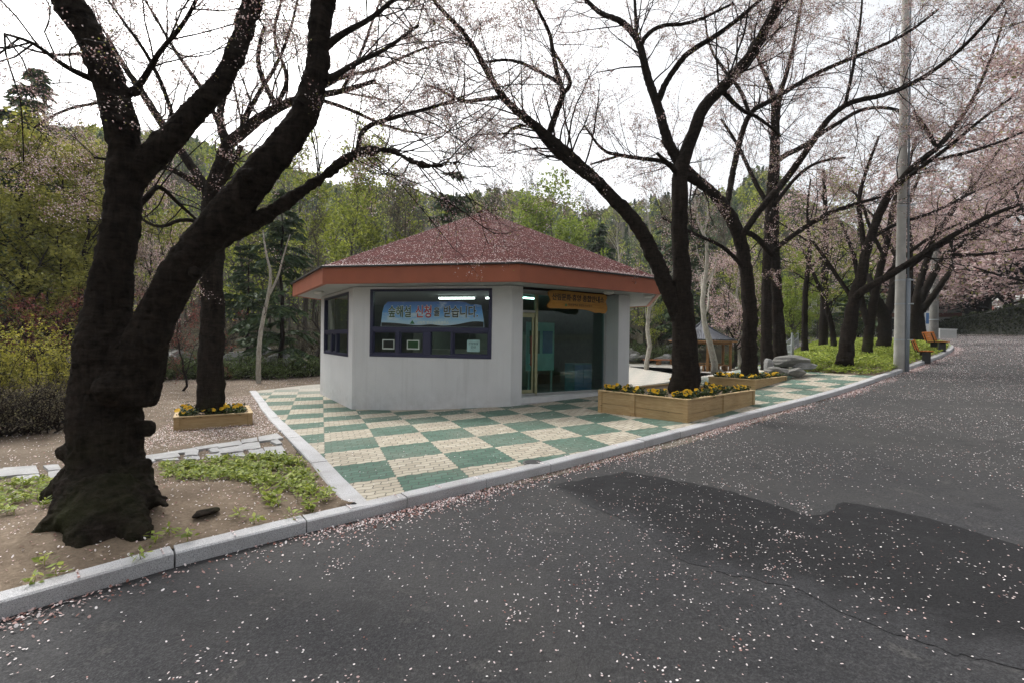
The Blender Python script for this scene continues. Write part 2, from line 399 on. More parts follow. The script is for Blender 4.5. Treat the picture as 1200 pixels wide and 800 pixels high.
def wallstone():
    t = NT('ivy_stone_wall'); p = t.pos(); v = t.n('TexVoronoi', {'Vector': p, 'Scale': 2.2}, feature='DISTANCE_TO_EDGE').outputs[0]
    n = t.noise(p, 1.2, 6, .6); f = t.noise(p, 14., 5)
    c = t.ramp(n, [(.3, (.022, .024, .018)), (.6, (.045, .048, .036)), (.8, (.085, .085, .07))])
    c = t.mix(t.mapr(v, 0, .08, .8, 0), c, (.012, .012, .01)); c = t.mix(t.mapr(f, .55, .7, 0, .5), c, (.05, .07, .025))
    t.P(Base_Color=c, Roughness=.95); t.bump(t.mix(.5, v, f), .9, .06); return t.m
M['wallstone'] = wallstone()
M['tile'] = plain('grey_roof_tile', (.085, .09, .105), .6, .2, 5.)
M['pavilion_wood'] = plain('pavilion_timber', (.26, .13, .045), .65, .2)
M['brick'] = plain('red_brick', (.20, .075, .055), .85, .2, 12.)
M['pale_wall'] = plain('pale_render', (.55, .55, .52), .8, .1, 1.5)
M['dark_glass'] = plain('dark_window', (.03, .035, .04), .15, .2)
M['blue'] = plain('blue_panel', (.06, .16, .36), .5)
M['white'] = plain('white_paint', (.72, .72, .70), .6, .08)
M['pansy'] = leafmat('yellow_pansy', [(0, (.62, .26, .01)), (.4, (.74, .42, .015)), (1, (.80, .55, .04))], .6, .3)
M['pansy_dark'] = plain('pansy_throat', (.06, .015, .01), .7)
M['pansy_leaf'] = leafmat('pansy_leaves', [(0, (.02, .03, .010)), (.6, (.04, .065, .02)), (1, (.09, .12, .035))], .6, .2)
def emis(name, col, s):
    t = NT(name); t.P(Base_Color=col, Emission_Color=col, Emission_Strength=s); return t.m
M['tube'] = emis('lit_fluorescent_tube', (.85, 1., .95), 6.)

# ------------------------------------------------------------------ the setting
XS = np.concatenate([np.arange(-260, -60, 8), np.arange(-60, -24, 2), np.arange(-24, 32, .5), np.arange(32, 64, 2), np.arange(64, 300, 8)])
YS = np.concatenate([np.arange(-60, -12, 6), np.arange(-12, 34, .5), np.arange(34, 70, 2), np.arange(70, 330, 7)])
X, Y = np.meshgrid(XS, YS); Z = G(X, Y)
rg = np.random.default_rng(3)
Z = Z + (rg.random(Z.shape) - .5) * np.where(hill(X, Y) > .4, .5, .025)
ix = np.arange(X.size).reshape(X.shape)
gm = MB().add(np.stack([X, Y, Z], -1), np.stack([ix[:-1, :-1], ix[:-1, 1:], ix[1:, 1:], ix[1:, :-1]], -1).reshape(-1, 4))
tag(gm.build('ground', M['forest_floor'], smooth=True), kind='structure')

def resample(P, step):
    P = np.asarray(P, float); d = np.r_[0, np.cumsum(np.linalg.norm(np.diff(P, axis=0), axis=1))]
    n = max(2, int(d[-1] / step) + 1); q = np.linspace(0, d[-1], n)
    return np.stack([np.interp(q, d, P[:, k]) for k in range(P.shape[1])], 1)
def strip(A, B, off, n, m, bumpf=None):
    """sheet between two ground lines, following the terrain"""
    A = resample(A, 1e-9 + np.linalg.norm(np.diff(np.asarray(A, float), axis=0), axis=1).sum() / n)[:n]
    B = resample(B, 1e-9 + np.linalg.norm(np.diff(np.asarray(B, float), axis=0), axis=1).sum() / n)[:n]
    k = min(len(A), len(B)); A, B = A[:k], B[:k]
    w = np.linspace(0, 1, m)[None, :, None]
    P = A[:, None, :2] * (1 - w) + B[:, None, :2] * w
    z = E(P[..., 0], P[..., 1]) + off
    if bumpf is not None: z = z + bumpf(P, np.broadcast_to(w[..., 0], z.shape))
    V = np.concatenate([P, z[..., None]], -1); i = np.arange(k * m).reshape(k, m)
    f = np.stack([i[:-1, :-1], i[1:, :-1], i[1:, 1:], i[:-1, 1:]], -1).reshape(-1, 4)
    return MB().add(V, f)

KERB = np.array([(-10.5, -4.0), (-8.0, -1.4), (-3.5, 2.98), (-2.61, 3.95), (-1.43, 4.85), (1.23, 6.84), (4.92, 9.91), (9.25, 13.15), (10.56, 14.2), (14.03, 16.95),
                 (17.6, 19.8), (20.4, 22.3), (22.2, 24.4), (23.2, 26.6), (23.2, 28.9), (21.8, 31), (19, 32.6), (14, 34.5), (9, 37)])
# smooth the far bend
def chaikin(P, it=2, keep=9):
    P = np.asarray(P, float)
    for _ in range(it):
        Q = np.empty((2 * len(P) - 2, P.shape[1])); Q[0::2] = .75 * P[:-1] + .25 * P[1:]; Q[1::2] = .25 * P[:-1] + .75 * P[1:]
        P = np.vstack([P[:1], Q, P[-1:]])
    return P
KC = resample(chaikin(KERB), .5)
def normals(P):
    T = unit(np.gradient(P, axis=0)); return np.stack([T[:, 1], -T[:, 0]], 1)   # to the right of travel = road side
KN = normals(KC)
offs = np.array([0, .15, .4, 1, 2, 3.2, 5, 7, 10, 14, 19, 25])
P = KC[:, None, :] + KN[:, None, :] * offs[None, :, None]
z = E(P[..., 0], P[..., 1]) - .10
i = np.arange(z.size).reshape(z.shape)
rd = MB().add(np.concatenate([P, z[..., None]], -1), np.stack([i[:-1, :-1], i[:-1, 1:], i[1:, 1:], i[1:, :-1]], -1).reshape(-1, 4))
tag(rd.build('road', M['road'], smooth=True), kind='structure')
# darker patch of newer asphalt, on top
pt_top = [ground(*q, -.096)[:2] for q in [(655, 566), (735, 552), (850, 573), (950, 604), (966, 602), (990, 587), (1080, 604), (1200, 640), (1330, 668)]]
pt_bot = [ground(*q, -.096)[:2] for q in [(652, 570), (690, 592), (742, 612), (790, 650), (835, 668), (930, 688), (1000, 722), (1120, 768), (1400, 815)]]
rg = np.random.default_rng(8)
pt_top = resample(pt_top, .05) + rg.normal(0, .006, (len(resample(pt_top, .05)), 2)); pt_bot = resample(pt_bot, .05); pt_bot = pt_bot + rg.normal(0, .015, pt_bot.shape); pt_top[:, 1] += .03 * np.sin(np.arange(len(pt_top)) * .9) * np.sin(np.arange(len(pt_top)) * .23)
pn_ = 260; po_ = tag(strip(pt_top, pt_bot, -.096, pn_, 14).build('road_patch', M['patch'], smooth=True), kind='structure')
fa_ = po_.data.attributes.new('fade', 'FLOAT', 'POINT'); fa_.data.foreach_set('value', np.tile(np.linspace(0, 1, 14), len(po_.data.vertices) // 14).astype(np.float32))

# sand washed along the gutter
gl_ = KC[(KC[:, 0] > -.6) & (KC[:, 0] < 8.5)]; gn_ = KN[(KC[:, 0] > -.6) & (KC[:, 0] < 8.5)]; gk = resample(np.c_[gl_, gn_], .08); rg = np.random.default_rng(31); tt_ = np.linspace(0, 1, len(gk))
wd = (.05 + .26 * np.sin(np.clip(tt_ * 1.15, 0, 1) * math.pi) ** .7 * (.75 + .25 * np.sin(tt_ * 23)) + rg.normal(0, .012, len(gk)))[:, None]
M['sand'] = soil('gutter_sand', (.13, .115, .09), (.20, .175, .14), (.25, .22, .18))
tag(strip(gk[:, :2] - gk[:, 2:] * .01, gk[:, :2] + gk[:, 2:] * wd, -.094, len(gk), 5).build('gutter_sand', M['sand'], smooth=True), kind='structure')

# kerb of granite blocks
def kerbstones(line, width, top, bottom, step, inner, seed, name):
    rng = np.random.default_rng(seed); mb = MB(); L = resample(line, step); N = normals(L)
    for a in range(len(L) - 1):
        q0, q1 = L[a], L[a + 1]; d = unit(q1 - q0); g = .006
        q0, q1 = q0 + d * g, q1 - d * g; dz = rng.normal(0, .004); j0, j1 = rng.normal(0, .006, 2)
        n = np.array([d[1], -d[0]]); ring = []
        for q, j in ((q0, j0), (q1, j1)):
            e = float(E(*q)); o = q + n * j
            for w, zz in ((0, bottom), (0.004, top - .012), (-.012, top), (-width, top), (-width, bottom)):
                p = o + n * (w if inner else w); ring.append((p[0], p[1], e + zz + (dz if zz > bottom else 0)))
        V = np.array(ring); f = [(k, k + 5, (k + 1) % 5 + 5, (k + 1) % 5) for k in range(5)]
        mb.add(V, f[:4] + [f[4]]); mb.Fc.append((np.array([[4, 3, 2, 1, 0]]) + mb.n - 10, 0)); mb.Fc.append((np.array([[5, 6, 7, 8, 9]]) + mb.n - 10, 0))
    return tag(mb.build(name, M['granite']), kind='structure')
kerbstones(KC[4:], .17, .018, -.2, 1.0, True, 5, 'kerb')

# edging strip between bed and paving, and the pale arc behind
ED0 = np.array([-1.55, 4.92]); ED1 = ground(296, 458)[:2]
d = unit(ED1 - ED0); nrm = np.array([d[1], -d[0]])
edge = np.vstack([ED0 - d * .10, ED1]) - nrm * .10; kerbstones(edge[::-1], .21, .022, -.15, 1.1, True, 9, 'paving_edge')
# paving sheet
right_end = np.array([11.35, 14.85])
kl = KC[(KC[:, 0] > -1.6) & (KC[:, 0] < 11.7)] - KN[(KC[:, 0] > -1.6) & (KC[:, 0] < 11.7)] * .165
backline = np.array([ED0 + nrm * .0, ED1, (-8.2, 19.6), (-5, 23.5), (0, 30), (6, 41), (15, 41), (19, 38), (16, 29), (11.0, 19.5), (10.2, 17.2), (11.2, 16.0), right_end])
tag(strip(kl, backline, 0, 120, 60).build('paving', M['paving'], smooth=True), kind='structure')
# left bed of soil
bl = KC[KC[:, 0] < -1.5] - KN[KC[:, 0] < -1.5] * .165
pathbot = [(-12, 3.2)] + [ground(*q)[:2] for q in [(0, 568), (62, 561), (183, 541), (304, 535), (352, 533)]] + [ED0 + nrm * .03]
pathbot = [(-14, 1.5)] + pathbot[1:]
def bedbump(P, w):
    s = np.sin(P[..., 0] * 2.3) * np.cos(P[..., 1] * 1.9) * .02 + .05 * np.sin(w * math.pi)
    tr = np.exp(-((P[..., 0] + 3.75) ** 2 + (P[..., 1] - 4.6) ** 2) / 1.1) * .10
    return s * np.sin(w * math.pi) + tr * np.sin(w * math.pi) ** .5
bed_o = tag(strip(bl, pathbot, .0, 110, 50, bedbump).build('bed_soil', M['soil'], smooth=True), kind='structure')
from mathutils.bvhtree import BVHTree
bed_t = BVHTree.FromPolygons([v.co[:] for v in bed_o.data.vertices], [tuple(p.vertices) for p in bed_o.data.polygons])
def bed_z(x, y):
    h = bed_t.ray_cast(Vector((float(x), float(y), 5)), Vector((0, 0, -1)))[0]
    return h.z if h is not None else float(E(x, y))
# yard of trodden dirt behind the path
yard_a = [(-16, 2.5)] + pathbot[1:6] + [ED0 + d * 3.5 - nrm * .2]
yard_b = [(-30, 16), (-22, 20), (-16, 24), (-12, 27), (-8, 27), (-5, 26.5)]
yard_a2 = [(-16, 2.5)] + pathbot[1:6] + [ED1 - nrm * .02, (-8.3, 19.6)]
tag(strip(yard_a2, yard_b, -.012, 60, 50, lambda P, w: np.sin(P[..., 0] * 1.7 + P[..., 1]) * .012 * np.sin(w * math.pi)).build('yard', M['dirt'], smooth=True), kind='structure')
# flagstone path: irregular slabs
rng = np.random.default_rng(14)
pa = resample([ground(*q)[:2] for q in [(-60, 553), (0, 549), (66, 545), (180, 533), (326, 508)]], .1)
pb = resample([ground(*q)[:2] for q in [(-60, 572), (0, 568), (62, 561), (183, 541), (346, 533)]], .1)
fl = MB(); K = 13
for a in range(K):
    rows = 3 if a > 7 else 2
    cut = np.sort(np.r_[0, .5 + rng.normal(0, .1, 1), 1]) if rows == 2 else np.r_[0, .33 + rng.normal(0, .05), .66 + rng.normal(0, .05), 1]
    for b in range(rows):
        def pt(u, v):
            A_ = pa[min(len(pa) - 1, int(u * (len(pa) - 1)))]; B_ = pb[min(len(pb) - 1, int(u * (len(pb) - 1)))]
            q = A_ * (1 - v) + B_ * v; return q
        sh = rng.normal(0, .02, 2); u0, u1 = (a + .03) / K + sh[0] * (a > 0), (a + .97) / K + sh[1] * .5
        vg = .03
        cs = [pt(u0, cut[b] + vg), pt((u0 + u1) / 2, cut[b] + vg + rng.normal(0, .02)), pt(u1, cut[b] + vg), pt(u1, cut[b + 1] - vg), pt((u0 + u1) / 2, cut[b + 1] - vg + rng.normal(0, .02)), pt(u0, cut[b + 1] - vg)]
        cs = [c + rng.normal(0, .018, 2) for c in cs]
        dz = rng.random() * .012
        topv = [(c[0], c[1], float(E(*c)) + .014 + dz) for c in cs]; botv = [(c[0], c[1], float(E(*c)) - .06) for c in cs]
        fl.add(topv + botv, [(k, (k + 1) % 6, (k + 1) % 6 + 6, k + 6) for k in range(6)]); fl.Fc.append((np.array([[5, 4, 3, 2, 1, 0]]) + fl.n - 12, 0))
tag(fl.build('flagstone_path', M['flag']), kind='structure')
# planted mound beside the road bend
km = (KC[:, 0] > 11.3) & (np.arange(len(KC)) < len(KC) - 14)
ml = KC[km] - KN[km] * .165
moundb = np.array([(10.3, 17.0), (10.8, 18.6), (12.3, 20.6), (14, 23), (15.5, 26.5), (16, 31), (16.5, 33.4)])
def moundf(P, w): return np.linspace(0, 9, len(P))[:, None].clip(0, 1) ** .7 * .22 * np.sin(np.clip(w * 1.3, 0, 1) * math.pi / 2) + .04 * np.sin(P[..., 0] * 2) * np.cos(P[..., 1] * 1.7) * w
mo_ = tag(strip(ml, moundb, 0, 60, 24, moundf).build('planted_mound', M['soil'], smooth=True), kind='structure')
mound_t = BVHTree.FromPolygons([v.co[:] for v in mo_.data.vertices], [tuple(p.vertices) for p in mo_.data.polygons])
def mound_z(x, y):
    h = mound_t.ray_cast(Vector((float(x), float(y), 9)), Vector((0, 0, -1)))[0]
    return h.z if h is not None else float(E(x, y))

# haze
# (built last)
exec_order = 'setting done'

# ------------------------------------------------------------------ visitor kiosk (octagonal)
RE = 6.5
CX, CY = -0.16340866 * RE, 2.7076772 * RE
TH, DD = 0.95085474, 0.0231254
ang = []; a_ = TH
for k in range(8):
    ang.append(a_); a_ += math.pi / 4 + (DD if k % 2 == 0 else -DD)
ang = ang[5:] + ang[:5]            # 0 left corner, 1 front left, 2 front right, 3 right ...
def octo(R): return np.array([(CX + math.sin(q) * R, CY - math.cos(q) * R) for q in ang])
WALL, EAVE = octo(RE * .85894572), octo(RE)
kiosk = thing('visitor_kiosk', (0, 0, 0), 'octagonal white visitor kiosk with red shingle roof and terracotta eaves', 'kiosk')
FZ0, FZ1, SOF, APEX = 2.985, 3.40, 2.985, 6.27
inward = lambda d: np.array([-d[1], d[0]])
class Face:
    def __init__(s, k):
        s.A, s.B = WALL[k], WALL[(k + 1) % 8]; s.L = np.linalg.norm(s.B - s.A); s.d = (s.B - s.A) / s.L; s.n = inward(s.d)
        s.ax = np.array([(s.d[0], s.d[1], 0), (s.n[0], s.n[1], 0), (0, 0, 1)]); s.o = (s.A[0], s.A[1], 0)
faces = [Face(k) for k in range(8)]
holes = {0: (.55, 3.72, 1.10, 2.90), 1: (.51, 3.88, 1.145, 2.925), 2: (.33, 3.70, .17, 2.99)}
TK = .25
wm = MB()
def wp(fc, x0, x1, z0, z1, y0=0, y1=TK): wm.box((x0, y0, z0), (x1, y1, z1), 0, fc.ax, fc.o)
mit = TK * math.tan(math.pi / 8)
for k, fc in enumerate(faces):
    def mitred(x0, x1, z0, z1):
        a0 = mit if x0 == 0 else 0; a1 = mit if x1 == fc.L else 0
        v = np.array([(x0, 0, z0), (x1, 0, z0), (x1 - a1, TK, z0), (x0 + a0, TK, z0), (x0, 0, z1), (x1, 0, z1), (x1 - a1, TK, z1), (x0 + a0, TK, z1)])
        wm.add(v @ fc.ax + np.array(fc.o), [(3, 2, 1, 0), (4, 5, 6, 7), (0, 1, 5, 4), (1, 2, 6, 5), (2, 3, 7, 6), (3, 0, 4, 7)])
    if k in holes:
        x0, x1, z0, z1 = holes[k]
        mitred(0, x0, -.6, SOF); mitred(x1, fc.L, -.6, SOF)
        wp(fc, x0, x1, -.6, z0)
        if z1 < SOF - .03: wp(fc, x0, x1, z1, SOF)
    else: mitred(0, fc.L, -.6, SOF)
# reveal walls of the recessed entrance
f2 = faces[2]
wm.box((3.70, TK, -.3), (3.95, .62, SOF), 0, f2.ax, f2.o)
wm.box((.10, TK, -.3), (.33, .62, SOF), 0, f2.ax, f2.o)
wm.build('wall', M['stucco'], kiosk)
# roof: shingled slopes
rm = MB(); rings = 14
RP = octo(RE + .05)
for k in range(8):
    A_, B_ = RP[k], RP[(k + 1) % 8]
    for q in range(rings):
        t0, t1 = q / rings, (q + 1) / rings
        def rp(p, t): return (p[0] * (1 - t) + CX * t, p[1] * (1 - t) + CY * t, FZ1 + .02 + (APEX - FZ1 - .02) * t)
        if q < rings - 1: rm.add([rp(A_, t0), rp(B_, t0), rp(B_, t1), rp(A_, t1)], [(0, 1, 2, 3)])
        else: rm.add([rp(A_, t0), rp(B_, t0), (CX, CY, APEX)], [(0, 1, 2)])
roof = rm.build('roof', M['shingle'], kiosk)
# fascia and soffit
fm = MB(); sm = MB(); FO, FI = octo(RE), octo(RE - .12); ring = octo(RE * .83)
for k in range(8):
    a0, b0 = FO[k], FO[(k + 1) % 8]; a1, b1 = FI[k], FI[(k + 1) % 8]
    v = [(*a0, FZ0), (*b0, FZ0), (*b1, FZ0), (*a1, FZ0), (*a0, FZ1), (*b0, FZ1), (*b1, FZ1), (*a1, FZ1)]
    fm.add(v, [(3, 2, 1, 0), (4, 5, 6, 7), (0, 1, 5, 4), (2, 3, 7, 6)])
    r0, r1 = ring[k], ring[(k + 1) % 8]
    sm.add([(*a1, SOF + .02), (*b1, SOF + .02), (*r1, SOF + .02), (*r0, SOF + .02)], [(0, 1, 2, 3)])
fm.build('fascia', M['fascia'], kiosk); sm.build('soffit', M['soffit'], kiosk)
tm = MB(); T0, T1 = octo(RE + .075), octo(RE - .02)
for k in range(8):
    a0, b0, a1, b1 = T0[k], T0[(k + 1) % 8], T1[k], T1[(k + 1) % 8]
    v = [(*a0, FZ1 - .006), (*b0, FZ1 - .006), (*b1, FZ1 - .006), (*a1, FZ1 - .006), (*a0, FZ1 + .03), (*b0, FZ1 + .03), (*b1, FZ1 + .05), (*a1, FZ1 + .05)]
    tm.add(v, [(3, 2, 1, 0), (4, 5, 6, 7), (0, 1, 5, 4), (2, 3, 7, 6)])
tm.build('drip_edge', M['iron'], kiosk)
cp = MB(); aa = np.arange(8) * math.pi / 4
cp.tubes([(CX, CY, APEX - .08), (CX, CY, APEX + .02), (CX, CY, APEX + .06)], [.3, .16, .02], 8); cp.build('roof_cap', M['shingle'], kiosk)
# interior: floor, ceiling and a dim back wall
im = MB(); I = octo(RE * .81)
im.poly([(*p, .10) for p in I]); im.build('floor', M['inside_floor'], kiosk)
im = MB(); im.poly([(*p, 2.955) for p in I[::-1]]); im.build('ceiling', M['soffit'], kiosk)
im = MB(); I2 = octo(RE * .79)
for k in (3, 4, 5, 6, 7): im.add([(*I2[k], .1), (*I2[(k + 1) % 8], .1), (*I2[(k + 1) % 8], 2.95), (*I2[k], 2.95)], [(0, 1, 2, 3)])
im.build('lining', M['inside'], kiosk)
cb = MB(); f1 = faces[1]
cb.box((1.5, .9, .1), (4.0, 1.4, 1.35), 0, f1.ax, f1.o); cb.box((.6, 2.6, .1), (1.3, 4.2, 2.1), 0, f1.ax, f1.o)
cb.box((2.2, 4.2, .1), (4.1, 4.6, 1.9), 0, f1.ax, f1.o)
tag(bevel(cb.build('counter', M['inside'], kiosk)), None)

def window(fc, x0, x1, z0, z1, zt, divs):
    """navy frame with a tall fixed light above and sliding lights below"""
    fr = MB(); y0, y1 = -.012, .10; b = .085
    fr.box((x0, y0, z0), (x1, y1, z0 + b), 0, fc.ax, fc.o); fr.box((x0, y0, z1 - .06), (x1, y1, z1), 0, fc.ax, fc.o)
    fr.box((x0, y0, z0 + b), (x0 + b, y1, z1 - .06), 0, fc.ax, fc.o); fr.box((x1 - b, y0, z0 + b), (x1, y1, z1 - .06), 0, fc.ax, fc.o)
    fr.box((x0 + b, y0 + .004, zt - .06), (x1 - b, y1, zt + .06), 0, fc.ax, fc.o)
    L = x1 - x0
    for (p, q) in divs: fr.box((x0 + p * L, y0 + .008, z0 + b), (x0 + q * L, y1 - .004, zt - .06), 0, fc.ax, fc.o)
    w = bevel(fr.build('window', M['navy'], kiosk), .006)
    gl = MB(); gl.sheet(x0 + b, x1 - b, zt + .06, z1 - .06, .05, fc); gl.build('pane', M['glass'], w)
    e = [0] + [v for dv in divs for v in dv] + [1]
    for k in range(0, len(e), 2):
        pa0 = x0 + b if k == 0 else x0 + e[k] * L; pb0 = x1 - b if k == len(e) - 2 else x0 + e[k + 1] * L
        gl = MB(); gl.sheet(pa0, pb0, z0 + b, zt - .06, .05, fc); gl.build('pane', M['glass'], w)
        if k != 4:
            sf = MB(); s_ = .035
            for lo, hi in (((pa0, .03, z0 + b), (pb0, .075, z0 + b + s_)), ((pa0, .03, zt - .06 - s_), (pb0, .075, zt - .06)), ((pa0, .03, z0 + b + s_), (pa0 + s_, .075, zt - .06 - s_)), ((pb0 - s_, .03, z0 + b + s_), (pb0, .075, zt - .06 - s_))):
                sf.box(lo, hi, 0, fc.ax, fc.o)
            sf.build('sash', M['navy'], w)
    return w
window(faces[1], *holes[1], 1.87, [(.225, .255), (.455, .515), (.675, .695)])
window(faces[0], *holes[0], 1.80, [(.30, .36), (.52, .56)])
# entrance: big pane, door leaf, transom, sill
xd = 1.03; yd = .545
en = MB()
en.box((.33, yd - .05, .0), (3.70, yd + .07, .20), 0, f2.ax, f2.o); en.box((.33, yd - .03, 2.86), (3.70, yd + .05, 2.95), 0, f2.ax, f2.o)
en.box((3.63, yd - .03, .20), (3.70, yd + .05, 2.86), 0, f2.ax, f2.o); en.box((.33, yd - .03, 2.37), (1.09, yd + .05, 2.43), 0, f2.ax, f2.o)
ent = bevel(en.build('entrance_frame', M['alu'], kiosk), .005)
g_ = MB(); g_.sheet(1.17, 3.63, .20, 2.86, yd, f2); g_.build('pane', M['door_glass'], ent)
g_ = MB(); g_.sheet(.33, 1.09, 2.43, 2.86, yd, f2); g_.build('pane', M['door_glass'], ent)
dr = MB()
dr.box((.36, yd - .02, 2.24), (1.09, yd + .03, 2.365), 0, f2.ax, f2.o); dr.box((1.09, yd - .05, .02), (1.17, yd + .04, 2.86), 0, f2.ax, f2.o)
dr.box((.36, yd - .02, .21), (1.0, yd + .03, .30), 0, f2.ax, f2.o); dr.box((1.0, yd - .02, .21), (1.045, yd + .03, 2.24), 0, f2.ax, f2.o)
door = bevel(dr.build('door', M['brass'], kiosk), .005)
g_ = MB(); g_.sheet(.36, 1.0, .30, 2.24, yd, f2); g_.build('pane', M['door_glass'], door)
h_ = MB(); h_.tubes([[np.dot((.93, yd - .08, zz), f2.ax) + np.array(f2.o) for zz in (.95, 1.2, 1.5, 1.75)]], [[.02] * 4], 8)
for zz in (1.0, 1.7): h_.tubes([[np.dot((.93, yy, zz), f2.ax) + np.array(f2.o) for yy in (yd - .08, yd)]], [[.012] * 2], 6)
h_.build('handle', M['handle'], door)
st_ = MB(); st_.box((.33, -.02, -.3), (3.70, .49, .03), 0, f2.ax, f2.o); st_.build('door_step', M['granite'], kiosk)
# ceiling tubes seen through the glass
def tube_lamp(fc, x, y, L=1.2):
    t = thing('ceiling_lamp', (0, 0, 0), 'placeholder', 'lamp', 'fluorescent lamps inside the kiosk')
    b = MB(); b.box((x, y - .06, 2.90), (x + L, y + .06, 2.95), 0, fc.ax, fc.o); b.build('housing', M['white'], t)
    g = MB(); g.tubes([[np.dot((x + q, y, 2.87), fc.ax) + np.array(fc.o) for q in (.03, L * .5, L - .03)]], [[.022] * 3], 8); g.build('tube', M['tube'], t)
    return t
tube_lamp(f1, 1.55, 2.3)['label'] = 'lit fluorescent tube lamp above the banner, nearer to the window\'s left side'
tube_lamp(f1, 3.05, 2.3)['label'] = 'lit fluorescent tube lamp above the banner, nearer to the entrance'
tube_lamp(f2, .75, 1.7)['label'] = 'lit fluorescent tube lamp glowing behind the glass over the door'
# soffit lamps
for fc, x, yy, lb in ((f2, 3.02, -.28, 'round white soffit lamp above the wooden sign'), (faces[0], 1.9, -.45, 'round soffit downlight over the narrow left window'), (f2, 4.6, -.30, 'round soffit downlight under the right end of the eaves')):
    c = np.dot((x, yy, SOF), fc.ax) + np.array(fc.o)
    b = MB(); b.tubes([c + (0, 0, .02), c - (0, 0, .01), c - (0, 0, .05), c - (0, 0, .065)], [.13, .15, .11, .03], 18)
    t = b.build('soffit_lamp', M['white'], smooth=True); tag(t, lb, 'lamp', 'soffit lamps')

# lettering helper
def text(s, name, mat, size, loc, fc, parent, ext=.004, bold=0., align='CENTER', sx=1.):
    cu = bpy.data.curves.new(name, 'FONT'); cu.body = s; cu.size = size; cu.extrude = ext; cu.offset = bold; cu.align_x = align; cu.align_y = 'CENTER'
    cu.resolution_u = 3
    o = bpy.data.objects.new(name, cu); COL.objects.link(o); cu.materials.append(mat)
    q = np.dot(loc, fc.ax) + np.array(fc.o)
    Mx = Matrix(((fc.d[0] * sx, 0, -fc.n[0], q[0]), (fc.d[1] * sx, 0, -fc.n[1], q[1]), (0, 1, 0, q[2]), (0, 0, 0, 1)))
    me = bpy.data.meshes.new_from_object(o); bpy.data.objects.remove(o); bpy.data.curves.remove(cu)
    o = bpy.data.objects.new(name, me); COL.objects.link(o)
    if not me.materials: me.materials.append(mat)
    o.matrix_world = Mx
    if parent: o.parent = parent
    return o
# wooden sign board over the entrance
def smooth_profile(p, n=3):
    p = np.array(p, float)
    for _ in range(n):
        q = np.roll(p, -1, 0); p = np.stack([.75 * p + .25 * q, .25 * p + .75 * q], 1).reshape(-1, 2)
    return p
prof = smooth_profile([(1.10, 2.60), (1.17, 2.70), (1.05, 2.86), (1.12, 2.93), (1.5, 2.94), (2.2, 2.925), (2.9, 2.92), (3.08, 2.93), (3.14, 2.85), (3.06, 2.75), (3.13, 2.62), (3.15, 2.50), (3.05, 2.40), (2.9, 2.44), (2.72, 2.41), (2.45, 2.49), (2.0, 2.50), (1.6, 2.485), (1.3, 2.49), (1.12, 2.47), (1.03, 2.52)])
sgn = MB(); n_ = len(prof)
front = np.c_[prof[:, 0], np.full(n_, -.10), prof[:, 1]] @ f2.ax + np.array(f2.o); back = np.c_[prof[:, 0], np.full(n_, -.055), prof[:, 1]] @ f2.ax + np.array(f2.o)
sgn.add(np.vstack([front, back]), [(k, (k + 1) % n_, (k + 1) % n_ + n_, k + n_) for k in range(n_)])
sgn.Fc.append((np.arange(n_)[None, :], 0)); sgn.Fc.append((np.arange(n_, 2 * n_)[None, ::-1], 0))
sign = thing('wooden_sign', (0, 0, 0), 'carved orange wooden sign with black lettering over the kiosk entrance', 'sign')
bevel(sgn.build('board', M['sign'], sign), .01)
text('산림문화·휴양 종합안내소', 'lettering', M['ink'], .188, (2.10, -.104, 2.765), f2, sign, .003, .004, sx=.92)
text('부산광역시 푸른도시사업소', 'small_lettering', M['ink'], .075, (2.15, -.104, 2.585), f2, sign, .002, 0)
tr_ = MB(); tr_.add(np.array([(1.60, -.104, 2.55), (1.70, -.104, 2.55), (1.65, -.104, 2.63)]) @ f2.ax + np.array(f2.o), [(0, 1, 2)])
tr_.tubes([np.dot((1.65, -.103, zz), f2.ax) + np.array(f2.o) for zz in (2.535, 2.555)], [.008, .008], 5); tr_.build('tree_emblem', M['green_ink'], sign)
for xx in (1.35, 2.85): hb = MB(); hb.box((xx - .02, -.055, 2.70), (xx + .02, -.001, 2.74), 0, f2.ax, f2.o); hb.build('bracket', M['iron'], sign)

# banner inside the front window
def bannermat():
    t = NT('printed_sky'); p = t.pos(); z = t.n('SeparateXYZ', {0: p}).outputs[2]
    c = t.ramp(t.mapr(z, 1.93, 2.62), [(0, (.60, .68, .76)), (.25, (.36, .56, .80)), (.55, (.10, .32, .74)), (1, (.016, .07, .34))])
    cl = t.noise(t.vscale(p, (1.3, 1.3, 3.2)), 1.0, 6, .62, .3)
    c = t.mix(t.mapr(cl, .53, .68, 0, .9), c, (.74, .76, .78))
    t.P(Base_Color=c, Roughness=.5); return t.m
ban = thing('banner', (0, 0, 0), 'blue sky printed banner hung inside the large front window', 'banner')
pb_ = np.array([(.86, 1.94), (3.58, 1.94), (3.56, 2.15), (3.52, 2.36), (3.50, 2.50), (3.36, 2.53), (3.22, 2.515), (3.10, 2.585), (2.9, 2.60), (2.0, 2.60), (1.05, 2.60), (.95, 2.5), (.90, 2.3)])
pb_[:, 0] = 2.23 + (pb_[:, 0] - 2.23) * 1.06; bm_ = MB(); yb = .085
v0 = np.c_[pb_[:, 0], np.full(len(pb_), yb), pb_[:, 1]] @ f1.ax + np.array(f1.o); v1 = np.c_[pb_[:, 0], np.full(len(pb_), yb + .004), pb_[:, 1]] @ f1.ax + np.array(f1.o)
n_ = len(pb_); bm_.add(np.vstack([v0, v1]), [(k, (k + 1) % n_, (k + 1) % n_ + n_, k + n_) for k in range(n_)]); bm_.Fc += [(np.arange(n_)[None, :], 0), (np.arange(n_, 2 * n_)[None, ::-1], 0)]
bm_.build('sheet', bannermat(), ban)
